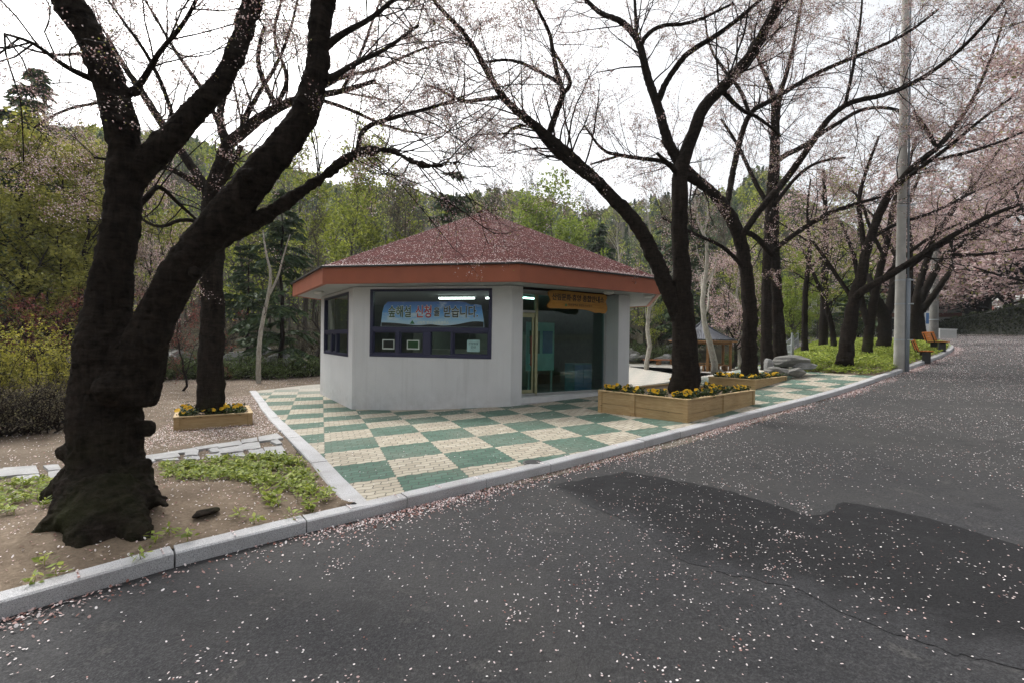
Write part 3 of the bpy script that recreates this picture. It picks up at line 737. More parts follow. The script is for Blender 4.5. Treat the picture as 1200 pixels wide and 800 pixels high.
hl = MB(); hx = np.linspace(.80, 3.64, 40); hz = 2.0 + .045 * np.cos((hx - .87) * 2.3) + .05 * np.exp(-((hx - 2.2) / .25) ** 2) + .05 * np.exp(-((hx - 3.4) / .35) ** 2)
lo = np.c_[hx, np.full(40, yb - .003), np.full(40, 1.945)] @ f1.ax + np.array(f1.o); hi = np.c_[hx, np.full(40, yb - .003), hz] @ f1.ax + np.array(f1.o)
hl.add(np.vstack([lo, hi]), [(k, k + 1, k + 41, k + 40) for k in range(39)]); hl.build('hill_print', M['ink'], ban)
for s_, m_, x_, sz in (('숲해설', 'dkgreen_ink', 1.33, .33), ('신청', 'red_ink', 2.01, .35), ('을', 'ink', 2.37, .25), ('받습니다.', 'ink', 3.02, .33)):
    text(s_, 'halo', M['white_ink'], sz, (x_, yb - .004, 2.31), f1, ban, .0015, .013, sx=.74)
    text(s_, 'lettering', M[m_], sz, (x_, yb - .010, 2.31), f1, ban, .002, .004, sx=.74)
text('산림청 양산국유림관리소', 'small_lettering', M['white_ink'], .085, (2.27, yb - .008, 2.045), f1, ban, .001, .002)
e_ = MB(); e_.add(np.array([(1.62, yb - .006, 2.01), (1.76, yb - .006, 2.01), (1.69, yb - .006, 2.11)]) @ f1.ax + np.array(f1.o), [(0, 1, 2)]); e_.build('tree_emblem', M['green_ink'], ban)
# notices in the lower lights
def notice(x, z, w, h, m, lb, lines, inset=None):
    t = thing('notice', (0, 0, 0), lb, 'notice', 'notices in the front window')
    b = MB(); b.box((x - w / 2, .085, z - h / 2), (x + w / 2, .09, z + h / 2), 0, f1.ax, f1.o); b.build('paper', m, t)
    if inset: c = MB(); c.box((x - w * .42, .082, z - h * .38), (x + w * .42, .084, z + h * .40), 0, f1.ax, f1.o); c.build('picture', inset, t)
    for k, s_ in enumerate(lines): text(s_, 'lettering', M['ink'], h * .24, (x, .083, z + h * (.18 - .3 * k)), f1, t, .0005, 0)
    return t
bd = thing('display_board', (0, 0, 0), 'pale teal display board standing inside behind the entrance glass', 'board')
m_ = MB(); m_.box((1.35, 1.3, .75), (2.35, 1.34, 2.15), 0, f2.ax, f2.o); m_.build('panel', plain('teal_board', (.30, .50, .48), .6, .2, 3.), bd)
for a_, c_ in ((1.45, M['dkgreen_ink']), (1.92, M['blue'])): m_ = MB(); m_.box((a_, 1.285, 1.25), (a_ + .36, 1.298, 1.9), 0, f2.ax, f2.o); m_.build('picture', c_, bd)
for a_ in (1.42, 2.24): m_ = MB(); m_.box((a_, 1.3, .1), (a_ + .05, 1.34, .749), 0, f2.ax, f2.o); m_.build('leg', M['alu'], bd)
cb_ = thing('cabinet', (0, 0, 0), 'low blue cabinet inside the right end of the entrance glass', 'cabinet')
m_ = MB(); m_.box((2.85, .95, .1), (3.55, 1.4, .95), 0, f2.ax, f2.o); bevel(m_.build('body', plain('blue_cabinet', (.07, .22, .28), .5), cb_), .01)
for a_ in (2.87, 3.21): m_ = MB(); m_.box((a_, .932, .14), (a_ + .32, .948, .91), 0, f2.ax, f2.o); m_.build('door', M['blue'], cb_)
frx = lambda f: .51 + f * (3.88 - .51)
notice(frx(.148), 1.47, .35, .26, M['white'], 'framed dark photograph in the leftmost lower pane of the front window', [], M['ink'])
notice(frx(.358), 1.47, .35, .24, M['white'], 'green and white picture card in the second lower pane from the left', [], M['dkgreen_ink'])
notice(frx(.85), 1.47, .34, .30, plain('pale_cyan_paper', (.42, .58, .60), .7), 'pale blue paper notice in the rightmost lower pane', ['산림해설', '안내'])

# ------------------------------------------------------------------ planters and pansies
def box_frame(o, d1, L1, L2, hgt, depth=.03):
    pass
rngp = np.random.default_rng(77)
def pansy_meshes(seed):
    r = np.random.default_rng(seed)
    lf = MB(); n = 44
    c = np.c_[r.normal(0, .06, n), r.normal(0, .06, n), r.uniform(.02, .17, n)]
    dv = unit(np.c_[r.normal(0, 1, (n, 2)), r.normal(.4, .4, n)]); w = unit(np.cross(dv, r.normal(0, 1, (n, 3))))
    lf.quads(c, dv * .04, w * .022)
    bls = []
    for k in range(1 + (seed % 3 == 0)):
        bl = MB(); bls.append(bl)
        c0 = np.array([r.normal(0, .05), r.normal(0, .05), r.uniform(.12, .17)]); nn = unit(np.array([r.normal(0, .4), -1 + r.normal(0, .4), .7]))
        u = unit(np.cross(nn, (0, 0, 1.))); v = np.cross(u, nn)
        for a in (-.5, .75, 2., 3.3, 4.5):
            q = u * math.cos(a) + v * math.sin(a); w2 = np.cross(nn, q)
            cc = c0 + q * .026 + nn * r.normal(0, .002)
            vv = [cc + (q * math.cos(g) * .027 + w2 * math.sin(g) * .03) for g in np.arange(6) * math.pi / 3]
            bl.add(vv, [tuple(range(6))])
    return lf, bls
def planter(name_lb, o, d1, L1, L2, hgt, group, posts, nfl, seed, soil_drop=.06):
    d1 = unit(np.array(d1, float)); d2 = np.array([-d1[1], d1[0]])
    z0 = float(min(E(*(o[:2] + d1 * a + d2 * b)) for a in (0, L1) for b in (0, L2))); zt = float(E(o[0], o[1])) + hgt
    t = thing('wooden_planter', (o[0], o[1], 0), name_lb, 'planter', 'timber planters round the cherry trees', math.atan2(d1[1], d1[0]))
    T_ = .035
    for k, (a0, a1, b0, b1) in enumerate(((0, L1, 0, T_), (0, L1, L2 - T_, L2), (0, T_, T_, L2 - T_), (L1 - T_, L1, T_, L2 - T_))):
        m = MB(); nb = 2 if hgt > .36 else 1; zz = np.linspace(z0 - .05, zt - .025, nb + 1); zz[-1] = zt - .025
        for q in range(nb): m.box((a0, b0, zz[q] + .003), (a1, b1, zz[q + 1] - .003))
        bevel(m.build('side_board', M['planter'], t), .004)
    rim = MB()
    for (a0, a1, b0, b1) in ((-.03, L1 + .03, -.03, .06), (-.03, L1 + .03, L2 - .06, L2 + .03), (-.03, .06, .06, L2 - .06), (L1 - .06, L1 + .03, .06, L2 - .06)): rim.box((a0, b0, zt - .025), (a1, b1, zt))
    bevel(rim.build('rim', M['planter_top'], t), .004)
    for (a, b) in posts:
        m = MB(); x0 = min(max(a * L1 - .05, -.022), L1 - .078); y0 = min(max(b * L2 - .05, -.022), L2 - .078); m.box((x0, y0, z0 - .06), (x0 + .10, y0 + .10, zt - .026)); bevel(m.build('post', M['planter'], t), .005)
    n = 12; gx, gy = np.meshgrid(np.linspace(T_, L1 - T_, n), np.linspace(T_, L2 - T_, n)); r = np.random.default_rng(seed)
    gz = zt - soil_drop + r.normal(0, .012, gx.shape); ii = np.arange(n * n).reshape(n, n)
    MB().add(np.stack([gx, gy, gz], -1), np.stack([ii[:-1, :-1], ii[:-1, 1:], ii[1:, 1:], ii[1:, :-1]], -1).reshape(-1, 4)).build('soil', M['soil'], t, True)
    protos = []
    for k in range(nfl):
        u = (k + r.random()) / nfl
        per = u * (L1 + L2) if k % 3 else r.random() * (L1 + L2)
        ins = r.uniform(.10, .22) if k % 3 else r.uniform(.22, .45)
        a, b = (per, ins) if per < L1 else (ins, per - L1)
        if k % 5 == 4: a, b = (L1 - ins, r.random() * L2) if k % 2 else (r.random() * L1, L2 - ins)
        a, b = min(max(a, .12), L1 - .12), min(max(b, .12), L2 - .12)
        w = o[:2] + d1 * a + d2 * b
        if len(protos) < 4:
            f = thing('pansy', (0, 0, 0), group[1], 'flower', group[0]); lf, bl = pansy_meshes(seed * 10 + len(protos))
            lf.build('leaves', M['pansy_leaf'], f); [b_.build('bloom', M['pansy'], f) for b_ in bl]; protos.append(f)
        else: f = copy_tree(protos[r.integers(0, 4)])
        f.location = (w[0], w[1], zt - soil_drop); f.rotation_euler = (0, 0, r.normal(0, .5)); sc = r.uniform(.8, 1.15); f.scale = (sc, sc, sc)
    return d1, d2, zt
PL1 = ground(805, 495); PL2 = ground(884, 456)
planter('large two board timber planter with middle posts beside the kiosk entrance', PL1, (.745, .667), 3.04, 2.06, .44, ('pansies in the planter by the entrance', 'yellow pansies growing in the large planter beside the kiosk entrance'),
        [(0, 0), (.5, 0), (1, 0), (0, .58), (0, 1), (1, 1)], 44, 1)
planter('low timber planter farther along the checkered paving near the boulders', PL2, (.745, .667), 2.42, 1.3, .28, ('pansies in the far planter', 'yellow pansies growing in the far planter near the boulders'),
        [(0, 0), (1, 0), (0, 1), (1, 1)], 34, 2)
planter('small square timber planter on the dirt left of the paving', np.array([-6.85, 9.85, 0]), (.85, .53), 1.38, 1.25, .27, ('pansies in the left planter', 'yellow pansies in the small planter on the dirt yard'),
        [(0, 0), (1, 0), (0, 1), (1, 1)], 26, 3)

# ------------------------------------------------------------------ growing trees
SLIM = 1.0
def limb(pts, depth, smooth=2):
    """a limb from (x, y, radius[, depth]) read off the photograph, as world points and radii"""
    q = []
    for p in pts:
        d = p[3] if len(p) > 3 else depth
        w = at(p[0], p[1], d); q.append((*w, p[2] / F * d * SLIM))
    q = chaikin(q, smooth); return q[:, :3], q[:, 3]
def limb_samples(limbs, rng, spacing, rmax=9, tmin=.15):
    pos, tan, rad = [], [], []
    for Pp, Rr in limbs:
        seg = np.linalg.norm(np.diff(Pp, axis=0), axis=1); d = np.r_[0, np.cumsum(seg)]
        n = int(d[-1] * (1 - tmin) / spacing)
        if n < 1: n = 1
        q = d[-1] * (tmin + (1 - tmin) * rng.random(n)); q = np.r_[q, d[-1] * .995]
        p = np.stack([np.interp(q, d, Pp[:, k]) for k in range(3)], 1); p2 = np.stack([np.interp(np.minimum(q + .02, d[-1]), d, Pp[:, k]) for k in range(3)], 1)
        p1 = np.stack([np.interp(q - .05, d, Pp[:, k]) for k in range(3)], 1)
        r = np.interp(q, d, Rr); ok = r < rmax
        pos.append(p[ok]); tan.append(unit(p2 - p1)[ok]); rad.append(r[ok])
    return np.concatenate(pos), np.concatenate(tan), np.concatenate(rad)
def tube_samples(P, R, k, rng, lo=.2, hi=1.):
    N, n, _ = P.shape
    t = np.sort(rng.uniform(lo, hi, (N, k)), 1); t[:, -1] = .99
    f = t * (n - 1); i = np.minimum(f.astype(int), n - 2); w = (f - i)[..., None]
    a = np.arange(N)[:, None]
    p = P[a, i] * (1 - w) + P[a, i + 1] * w; tn = unit(P[a, i + 1] - P[a, i]); r = R[a, i] * (1 - w[..., 0]) + R[a, i + 1] * w[..., 0]
    return p.reshape(-1, 3), tn.reshape(-1, 3), r.reshape(-1)
def sprout(pos, tan, rad, rng, lo, hi, ang, npts=5, up=.15, wig=.12, rr=.55, rmin=.003, flat=0., tip=.3):
    N = len(pos); L = rng.uniform(lo, hi, N)
    perp = rng.normal(0, 1, (N, 3)); perp[:, 2] *= (1 - flat); perp = unit(perp - (perp * tan).sum(1, keepdims=True) * tan)
    a = ang * rng.uniform(.6, 1.3, N)[:, None]
    d = np.cos(a) * tan + np.sin(a) * perp; d[:, 2] += up * .5; d = unit(d)
    P = np.empty((N, npts, 3)); P[:, 0] = pos; step = (L / (npts - 1))[:, None]
    for k in range(1, npts):
        d = d + rng.normal(0, wig, (N, 3)); d[:, 2] += up * .35; d = unit(d); P[:, k] = P[:, k - 1] + d * step
    r0 = np.maximum(rad * rr, rmin)
    R = r0[:, None] * np.linspace(1, tip, npts)[None, :]
    return P, np.maximum(R, rmin * .6)
def scatter_leaves(mb, pos, rng, n, spread, size, m=0, aspect=.6, down=0.):
    C = np.repeat(pos, n, 0); K = len(C); C = C + rng.normal(0, spread, (K, 3)); C[:, 2] -= down * rng.random(K)
    u = unit(rng.normal(0, 1, (K, 3))); v = unit(np.cross(u, rng.normal(0, 1, (K, 3))))
    s = size * rng.uniform(.55, 1.3, (K, 1))
    mb.quads(C, u * s, v * s * aspect, m)
def rel(mb, base): 
    mb.V = [v - np.asarray(base) for v in mb.V]; return mb

def cherry(name, label, limbs, base, seed, group, spacing=.22, l1=(.5, 1.5), k2=5, l2=(.2, .6), k3=3, l3=(.08, .25), nb=2, bsize=.017, leafm='blossom', twr=.07, trunkbuild=None, rmax=.12, bark='bark', up=.05, tw=.003, l1r=.24):
    rng = np.random.default_rng(seed); base = np.asarray(base, float)
    t = thing(name, base, label, 'tree', group)
    if trunkbuild: trunkbuild(t, base)
    else:
        tm_ = MB()
        for P_, R_ in limbs:
            n = 12 if R_[0] > .06 else 8
            P2 = resample(np.c_[P_, R_], max(.06, R_[0] * .5)); tm_.tubes(P2[:, :3] + rng.normal(0, .05, P2[:, :3].shape) * P2[:, 3:4], P2[:, 3], n, noise=.14, rng=rng)
        rel(tm_, base).build('trunk', M[bark], t, True)
    pos, tan, rad = limb_samples(limbs, rng, spacing, rmax, .32)
    A, RA = sprout(pos, tan, rad, rng, *l1, .9, 7, up, .16, l1r, .008)
    b = MB(); b.tubes(A, np.minimum(RA, .02), 5, cap=False)
    p, tn, r = tube_samples(A, RA, k2, rng, .38)
    B, RB = sprout(p, tn, r, rng, *l2, .8, 5, up, .18, .5, tw)
    b.tubes(B, np.minimum(RB, .008), 4, cap=False)
    p, tn, r = tube_samples(B, RB, k3, rng, .25)
    Cc, RC = sprout(p, tn, r, rng, *l3, .7, 3, up * .5, .15, .6, tw * .75)
    b.tubes(Cc, np.minimum(RC, .005), 3, cap=False)
    rel(b, base).build('twigs', M['twig'], t)
    bl = MB()
    scatter_leaves(bl, np.concatenate([Cc[:, -1], Cc[:, 1], B[:, 3], B[:, 4]]), rng, nb, .034, bsize, aspect=.75)
    rel(bl, base).build('blossoms', M[leafm], t)
    return t

CH = 'cherry trees round the kiosk'
# --- the big old cherry in the left bed
D0 = 4.75
big = [
 limb([(128, 648, 62, 4.5), (126, 600, 58, 4.6), (124, 540, 56), (124, 480, 54), (128, 430, 51), (124, 385, 42), (128, 335, 29), (138, 290, 23.5), (146, 230, 22), (146, 170, 21.5, 4.7), (136, 115, 21, 4.6), (112, 55, 20, 4.5), (80, 0, 20, 4.4), (48, -50, 19, 4.3), (20, -110, 16, 4.2), (-10, -190, 12, 4.1)], D0),
 limb([(150, 470, 44, 4.75), (165, 415, 42), (185, 370, 32), (208, 325, 27), (232, 290, 26), (258, 262, 25), (292, 218, 23), (325, 180, 20.5), (352, 148, 19), (367, 110, 17.5), (373, 70, 15), (373, 40, 14.5), (380, 0, 15.5), (392, -45, 14), (410, -100, 11), (420, -180, 8)], D0),
 limb([(150, 215, 15), (172, 188, 17), (200, 162, 16.5), (235, 126, 14), (262, 96, 12.5), (277, 62, 11), (290, 20, 11, 4.9), (304, -20, 10, 5), (322, -80, 8, 5.1), (335, -150, 6, 5.2)], D0),
 limb([(250, 290, 9), (280, 272, 9.5), (310, 255, 9), (345, 231, 8, 4.9), (381, 206, 6.5, 5.0), (402, 190, 5.5), (420, 177, 5), (461, 175, 4.2, 5.3), (484, 192, 3.2), (511, 196, 2), (540, 190, 1.2, 5.6)], D0 + .1),
 limb([(419, 178, 3.5, 5.1), (424, 150, 3.2, 5.2), (457, 139, 2.8, 5.3), (515, 124, 2, 5.5), (545, 112, 1.2, 5.7)], 5.2),
 limb([(372, 95, 5), (392, 90, 4), (420, 72, 3.4, 5), (450, 60, 2.6, 5.3), (490, 30, 1.8, 5.6)], D0),
 limb([(140, 120, 5), (165, 100, 4), (185, 62, 3, 4.6), (215, 30, 2.4, 4.5), (235, -10, 2, 4.4)], D0),
 limb([(128, 100, 6), (105, 92, 4), (75, 78, 3, 4.4), (40, 50, 2.2, 4.2), (5, 40, 1.4, 4.0)], D0),
 limb([(376, 60, 6), (400, 40, 4, 4.8), (440, 20, 3, 4.9), (480, -20, 2, 5.0)], D0),
 limb([(150, 250, 4.5), (170, 235, 4, 4.9), (185, 215, 3, 5.1), (205, 235, 2.2, 5.3), (235, 262, 1.6, 5.5)], 4.85),
]
big = [(p_, r_ * ((.66 + .16 * np.clip((p_[:, 2] - 1.9) / .8, 0, 1)) if k_ < 2 else .9)) for k_, (p_, r_) in enumerate(big)]
rng = np.random.default_rng(5)
def big_trunk(t, base):
    mb = MB()
    for P_, R_ in big[:4]: mb.tubes(P_, R_, 14)
    # roots spreading over the soil, burls and a pruned stub
    for pts in ([(115, 580, 50, 4.6), (82, 610, 30, 4.3), (48, 632, 15, 4.2), (20, 652, 5, 4.15)], [(128, 590, 52, 4.5), (112, 635, 34, 4.1), (90, 662, 20, 3.95), (80, 680, 8, 3.9)],
                [(150, 565, 40, 4.7), (168, 578, 20, 4.6), (186, 588, 8, 4.55), (196, 592, 3, 4.5)], [(140, 590, 40, 4.4), (158, 622, 20, 4.15), (172, 640, 12, 4.1), (182, 655, 5, 4.0)],
                [(100, 560, 30, 5.0), (70, 580, 18, 5.3), (45, 590, 8, 5.5)]):
        P_, R_ = limb(pts, 4.5); mb.tubes(P_, R_ * (.88 if pts[-1][0] < 100 else .7), 12)
    for (x, y, r, d) in ((100, 408, 18, 4.62), (116, 366, 14, 4.66), (90, 470, 15, 4.65), (78, 530, 17, 4.6), (84, 570, 20, 4.5), (172, 500, 14, 4.8), (165, 545, 16, 4.7), (170, 575, 16, 4.6), (128, 455, 24, 4.5), (60, 618, 16, 4.3), (100, 640, 20, 4.05), (150, 618, 16, 4.2), (158, 108, 9, 4.62), (290, 205, 12, 4.55), (228, 320, 9, 4.6), (84, 610, 24, 4.2), (105, 640, 22, 4.05)):
        c = at(x, y, d); R = r / F * d * .72; a = np.linspace(-math.pi / 2, math.pi / 2, 7)
        mb.tubes(np.stack([c + (0, 0, math.sin(q) * R) for q in a]), [max(math.cos(q), .05) * R for q in a], 10)
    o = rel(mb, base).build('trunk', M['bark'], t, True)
    re = o.modifiers.new('merge', 'REMESH'); re.mode = 'VOXEL'; re.voxel_size = .018; re.use_smooth_shade = True
    s = o.modifiers.new('soften', 'SMOOTH'); s.iterations = 6; s.factor = .5
    for nm, sc, stg in (('lumps', .24, .065), ('ridges', .07, .034), ('cracks', .030, .018)):
        tx = bpy.data.textures.new(nm, 'CLOUDS'); tx.noise_scale = sc; tx.noise_depth = 2
        dm = o.modifiers.new(nm, 'DISPLACE'); dm.texture = tx; dm.strength = stg; dm.mid_level = .5
    for P_, R_ in big[4:]: sub = MB(); sub.tubes(P_, R_, 7); rel(sub, base).build('branch', M['bark'], t, True)
b0 = at(126, 620, 4.55); b0[2] = float(E(b0[0], b0[1]))
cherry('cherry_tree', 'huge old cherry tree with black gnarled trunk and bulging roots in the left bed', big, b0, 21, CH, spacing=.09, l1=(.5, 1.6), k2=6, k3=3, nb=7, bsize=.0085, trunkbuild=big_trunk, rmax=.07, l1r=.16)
# loose mossy root lumps by the trunk
def rock(name, label, c, r, seed, mat, sc=(1, 1, .6), group=None, cat='rock', sub=3):
    import bmesh
    bm = bmesh.new(); bmesh.ops.create_icosphere(bm, subdivisions=sub, radius=1)
    r_ = np.random.default_rng(seed); ax = r_.normal(0, 1, (9, 3)); ax = unit(ax); off = r_.uniform(.55, .92, 9); ph = r_.random(3) * 6
    for v in bm.verts:
        p = np.array(v.co)
        for a, o_ in zip(ax, off):
            h = p @ a
            if h > o_: p = p - a * (h - o_) * .9
        p = p * (1 + .05 * math.sin(p[0] * 5 + ph[0]) * math.sin(p[1] * 6 + ph[1]) + .03 * math.sin(p[2] * 13 + ph[2]))
        v.co = p * np.array(sc) * r
    me = bpy.data.meshes.new(name); bm.to_mesh(me); bm.free()
    me.materials.append(mat)
    for f in me.polygons: f.use_smooth = (sub >= 3)
    o = bpy.data.objects.new(name, me); COL.objects.link(o); o.location = tuple(c); o.rotation_euler = (0, 0, r_.random() * 6)
    tag(o, label, cat, group); return o
def gpt(px, py, dz=0., off=0.):
    g = ground(px, py, off); g[2] = bed_z(g[0], g[1]) + dz; return g
for (px, py, r, lb) in ((150, 622, .14, 'mossy dark stone tucked against the big tree\'s roots'), (183, 606, .085, 'small brown stone just right of the big tree\'s roots'), (241, 612, .11, 'flat dark stone lying on the bare soil of the left bed')):
    rock('stone', lb, gpt(px, py, r * .25), r, int(px), M['bark'], (1.2, .9, .6 if px < 200 else .3), None, 'stone')

# --- cherry in the small planter, left of the kiosk
SLIM = .92
D1 = 10.5
t2 = [
 limb([(246, 482, 17), (246, 460, 15.5), (248, 420, 14.5), (249, 380, 13.5), (249, 330, 13), (249, 280, 12.5), (248, 240, 11.5), (250, 218, 10), (257, 200, 9), (267, 169, 7.5), (280, 158, 7), (324, 125, 5.5, 10.2), (361, 113, 4.5, 10.0), (400, 108, 3.5, 9.8), (440, 95, 2.4, 9.5)], D1),
 limb([(247, 235, 7), (238, 215, 6), (213, 179, 5, 10.7), (189, 145, 4.6, 10.9), (165, 105, 4, 11.1), (142, 74, 3, 11.3), (125, 40, 2, 11.5)], D1),
 limb([(266, 172, 6), (259, 150, 5), (257, 130, 4, 10.7), (268, 95, 3, 10.9), (270, 50, 2, 11.1)], D1),
 limb([(246, 225, 5.5), (262, 212, 5, 10.1), (275, 185, 4, 9.8), (283, 172, 3, 9.7)], D1),
 limb([(245, 228, 4.5), (225, 212, 4, 10.3), (195, 195, 3, 10.0), (150, 190, 2, 9.6), (110, 185, 1.4, 9.3)], D1),
 limb([(324, 125, 4, 10.2), (310, 100, 3.2, 10), (300, 70, 2.6, 9.8), (310, 30, 2, 9.6)], D1),
 limb([(245, 265, 3), (215, 255, 2.4, 10), (185, 270, 2, 9.7), (150, 245, 1.2, 9.4)], D1),
]
t2 += [limb(p_, D1) for p_ in (
 [(213, 179, 3), (196, 112, 2.6, 10.3), (172, 62, 2.1, 10), (142, 22, 1.5, 9.6), (118, -12, 1)],
 [(258, 150, 3), (240, 108, 2.6, 10.8), (206, 62, 2.1, 11), (182, 20, 1.5, 11.2), (160, -15, 1)],
 [(281, 158, 3.2), (296, 120, 2.7, 10), (328, 72, 2.1, 9.7), (345, 20, 1.5, 9.5), (352, -20, 1)],
 [(324, 125, 3, 10.2), (340, 92, 2.5, 10.5), (318, 45, 2, 10.8), (330, 0, 1.4, 11)],
 [(361, 113, 3, 10), (402, 88, 2.5, 9.8), (440, 84, 2.1, 9.6), (482, 62, 1.6, 9.4), (520, 50, 1)],
 [(361, 113, 2.6, 10), (410, 128, 2.2, 9.9), (455, 150, 1.7, 9.8), (500, 158, 1.1, 9.7)],
 [(400, 108, 2.4, 9.8), (425, 60, 2, 10), (438, 20, 1.5, 10.2), (455, -20, 1)],
 [(142, 74, 2.4, 11.3), (105, 62, 2, 11), (60, 66, 1.6, 10.6), (15, 52, 1, 10.2)],
 [(165, 105, 2.4, 11.1), (120, 120, 1.9, 11.4), (75, 128, 1.5, 11.7), (40, 150, 1, 12)])]
b0 = at(247, 482, D1); b0[2] = E(b0[0], b0[1])
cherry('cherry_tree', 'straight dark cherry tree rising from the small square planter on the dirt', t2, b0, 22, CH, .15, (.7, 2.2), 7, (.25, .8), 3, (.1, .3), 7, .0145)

# --- forked cherry in the big planter
D2 = 10.75
tA = [
 limb([(803, 462, 20), (803, 440, 17.5), (803, 400, 15), (800, 360, 13.5), (799, 335, 11.5), (798, 300, 10.8), (796, 265, 10.3), (796, 225, 9.8), (798, 195, 9.5), (806, 172, 8.5), (815, 150, 7.8, 10.6), (821, 129, 7.5, 10.5), (845, 105, 7, 10.4), (875, 72, 6.6, 10.2), (896, 39, 6.2, 10.0), (912, 3, 5.8, 9.8), (925, -40, 5, 9.6), (935, -110, 3, 9.3)], D2),
 limb([(800, 385, 9), (789, 355, 10), (776, 325, 10.2), (766, 300, 9.8), (749, 266, 9), (733, 247, 8.4), (717, 231, 8), (704, 218, 7.6), (670, 184, 6.6, 10.4), (636, 155, 5.5, 10.1), (602, 128, 4.8, 9.8), (582, 105, 4.2, 9.6), (562, 67, 3.6, 9.4), (548, 44, 3.2, 9.2), (530, 24, 2.8, 9.0), (508, 2, 2.2, 8.8), (490, -30, 1.5, 8.6)], D2),
 limb([(798, 195, 7), (782, 166, 6.2, 10.8), (773, 129, 5.6, 10.9), (767, 114, 5.4), (757, 86, 5, 11), (752, 60, 4.5), (745, 42, 4.2, 11.1), (728, 24, 3.6), (704, 17, 3, 11.3), (686, 0, 2.4, 11.4), (665, -20, 1.6)], 10.9),
 limb([(772, 118, 4.4), (779, 98, 3.8, 10.8), (800, 68, 3.5, 10.6), (815, 56, 3.2, 10.5), (845, 39, 3, 10.3), (890, 2, 2.2, 10.0), (910, -20, 1.5)], 10.9),
 limb([(750, 55, 3.2), (758, 40, 2.8, 11), (776, 29, 2.4), (809, 29, 2, 10.7), (860, 4, 1.4, 10.4)], 11),
 limb([(746, 45, 2.6), (745, 20, 2.2, 11.2), (743, -10, 1.6)], 11.1),
 limb([(643, 158, 4.2, 10.2), (652, 133, 4), (661, 109, 3.6, 10), (656, 98, 3.2), (648, 64, 2.8, 9.8), (645, 40, 2.4), (632, 15, 1.9, 9.6), (622, -5, 1.4)], 10.1),
 limb([(661, 109, 3), (671, 98, 2.6, 10.1), (657, 74, 2, 10.2), (648, 58, 1.5)], 10.1),
 limb([(656, 98, 2.4), (636, 86, 2.2, 9.8), (602, 69, 1.9, 9.6), (569, 73, 1.4, 9.4)], 10),
 limb([(588, 114, 3), (565, 117, 2.6, 9.5), (542, 120, 2.3, 9.3), (520, 108, 1.7, 9.1), (501, 100, 1.2, 9)], 9.7),
 limb([(613, 147, 2.2), (600, 150, 1.8, 9.8), (589, 162, 1.2, 9.7)], 9.9),
 limb([(797, 207, 4), (783, 192, 2.8, 10.6), (770, 180, 2, 10.4)], D2),
 limb([(796, 200, 3.2), (779, 189, 2.9, 11), (750, 186, 2.6, 11.2), (725, 182, 2.4, 11.3), (706, 178, 1.8, 11.4), (686, 149, 1.2, 11.5)], 10.9),
 limb([(725, 183, 1.8, 11.3), (692, 193, 1.2, 11.2)], 11.3),
 limb([(797, 205, 5), (812, 209, 6, 10.9), (827, 222, 4, 11.2)], D2, 1),
 limb([(704, 218, 5.5), (680, 202, 4.4, 10.4), (648, 178, 3.4, 10.3), (628, 152, 2.6, 10.2), (612, 133, 2)], 10.6),
 limb([(845, 105, 3.6, 10.4), (868, 130, 2.4, 10.9), (890, 138, 2, 11.2), (915, 160, 1.3, 11.5)], 10.5),
]
b0 = at(803, 462, D2); b0[2] = E(b0[0], b0[1])
cherry('cherry_tree', 'forked black cherry tree growing out of the large planter beside the entrance', tA, b0, 23, CH, .15, (.6, 2.1), 7, (.25, .8), 3, (.1, .3), 7, .0135)

# --- cherry in the far planter
D3 = 14.3
tB = [
 limb([(878, 447, 12), (878, 430, 10), (878, 400, 9), (879, 364, 9), (876, 330, 8), (872, 300, 7.5), (866, 276, 8), (856, 254, 7.6), (841, 232, 7), (827, 219, 6, 14.2), (813, 206, 5, 14.0), (800, 190, 3.4, 13.8), (775, 165, 2, 13.5)], D3),
 limb([(868, 285, 4), (874, 268, 4, 14), (904, 229, 4.2, 13.8), (921, 211, 4.2), (946, 176, 4, 13.5), (965, 146, 3.6), (991, 120, 3.2, 13.2), (1040, 112, 2.8, 12.9), (1085, 90, 2.6), (1130, 56, 2.2, 12.4), (1175, 4, 1.8, 12), (1200, -30, 1.2)], D3),
 limb([(850, 247, 4), (853, 235, 4, 14.5), (862, 184, 3.6, 14.8), (877, 131, 3.3, 15), (901, 120, 3), (931, 101, 2.8, 14.8), (965, 82, 2.5), (1010, 64, 2.2, 14.4), (1062, 41, 1.9), (1100, 11, 1.4, 14)], D3),
 limb([(877, 131, 2.4, 15), (868, 105, 2.2), (850, 85, 1.9, 15.3), (830, 55, 1.4, 15.5), (825, 10, 1, 15.7)], 15),
 limb([(862, 270, 3.4), (885, 275, 3.4, 14.8), (905, 300, 3, 15.3)], D3),
 limb([(872, 315, 2.6), (850, 290, 2.4, 13.9), (815, 275, 2, 13.5), (775, 255, 1.4, 13.1)], D3),
 limb([(991, 120, 2.2, 13.2), (1000, 80, 1.8), (1008, 30, 1.4, 13), (1012, -20, 1)], 13.2),
]
b0 = at(878, 447, D3); b0[2] = E(b0[0], b0[1])
cherry('cherry_tree', 'leaning cherry tree with bent trunk standing in the far timber planter', tB, b0, 24, CH, .18, (.7, 2.4), 7, (.3, .95), 3, (.12, .35), 6, .018)

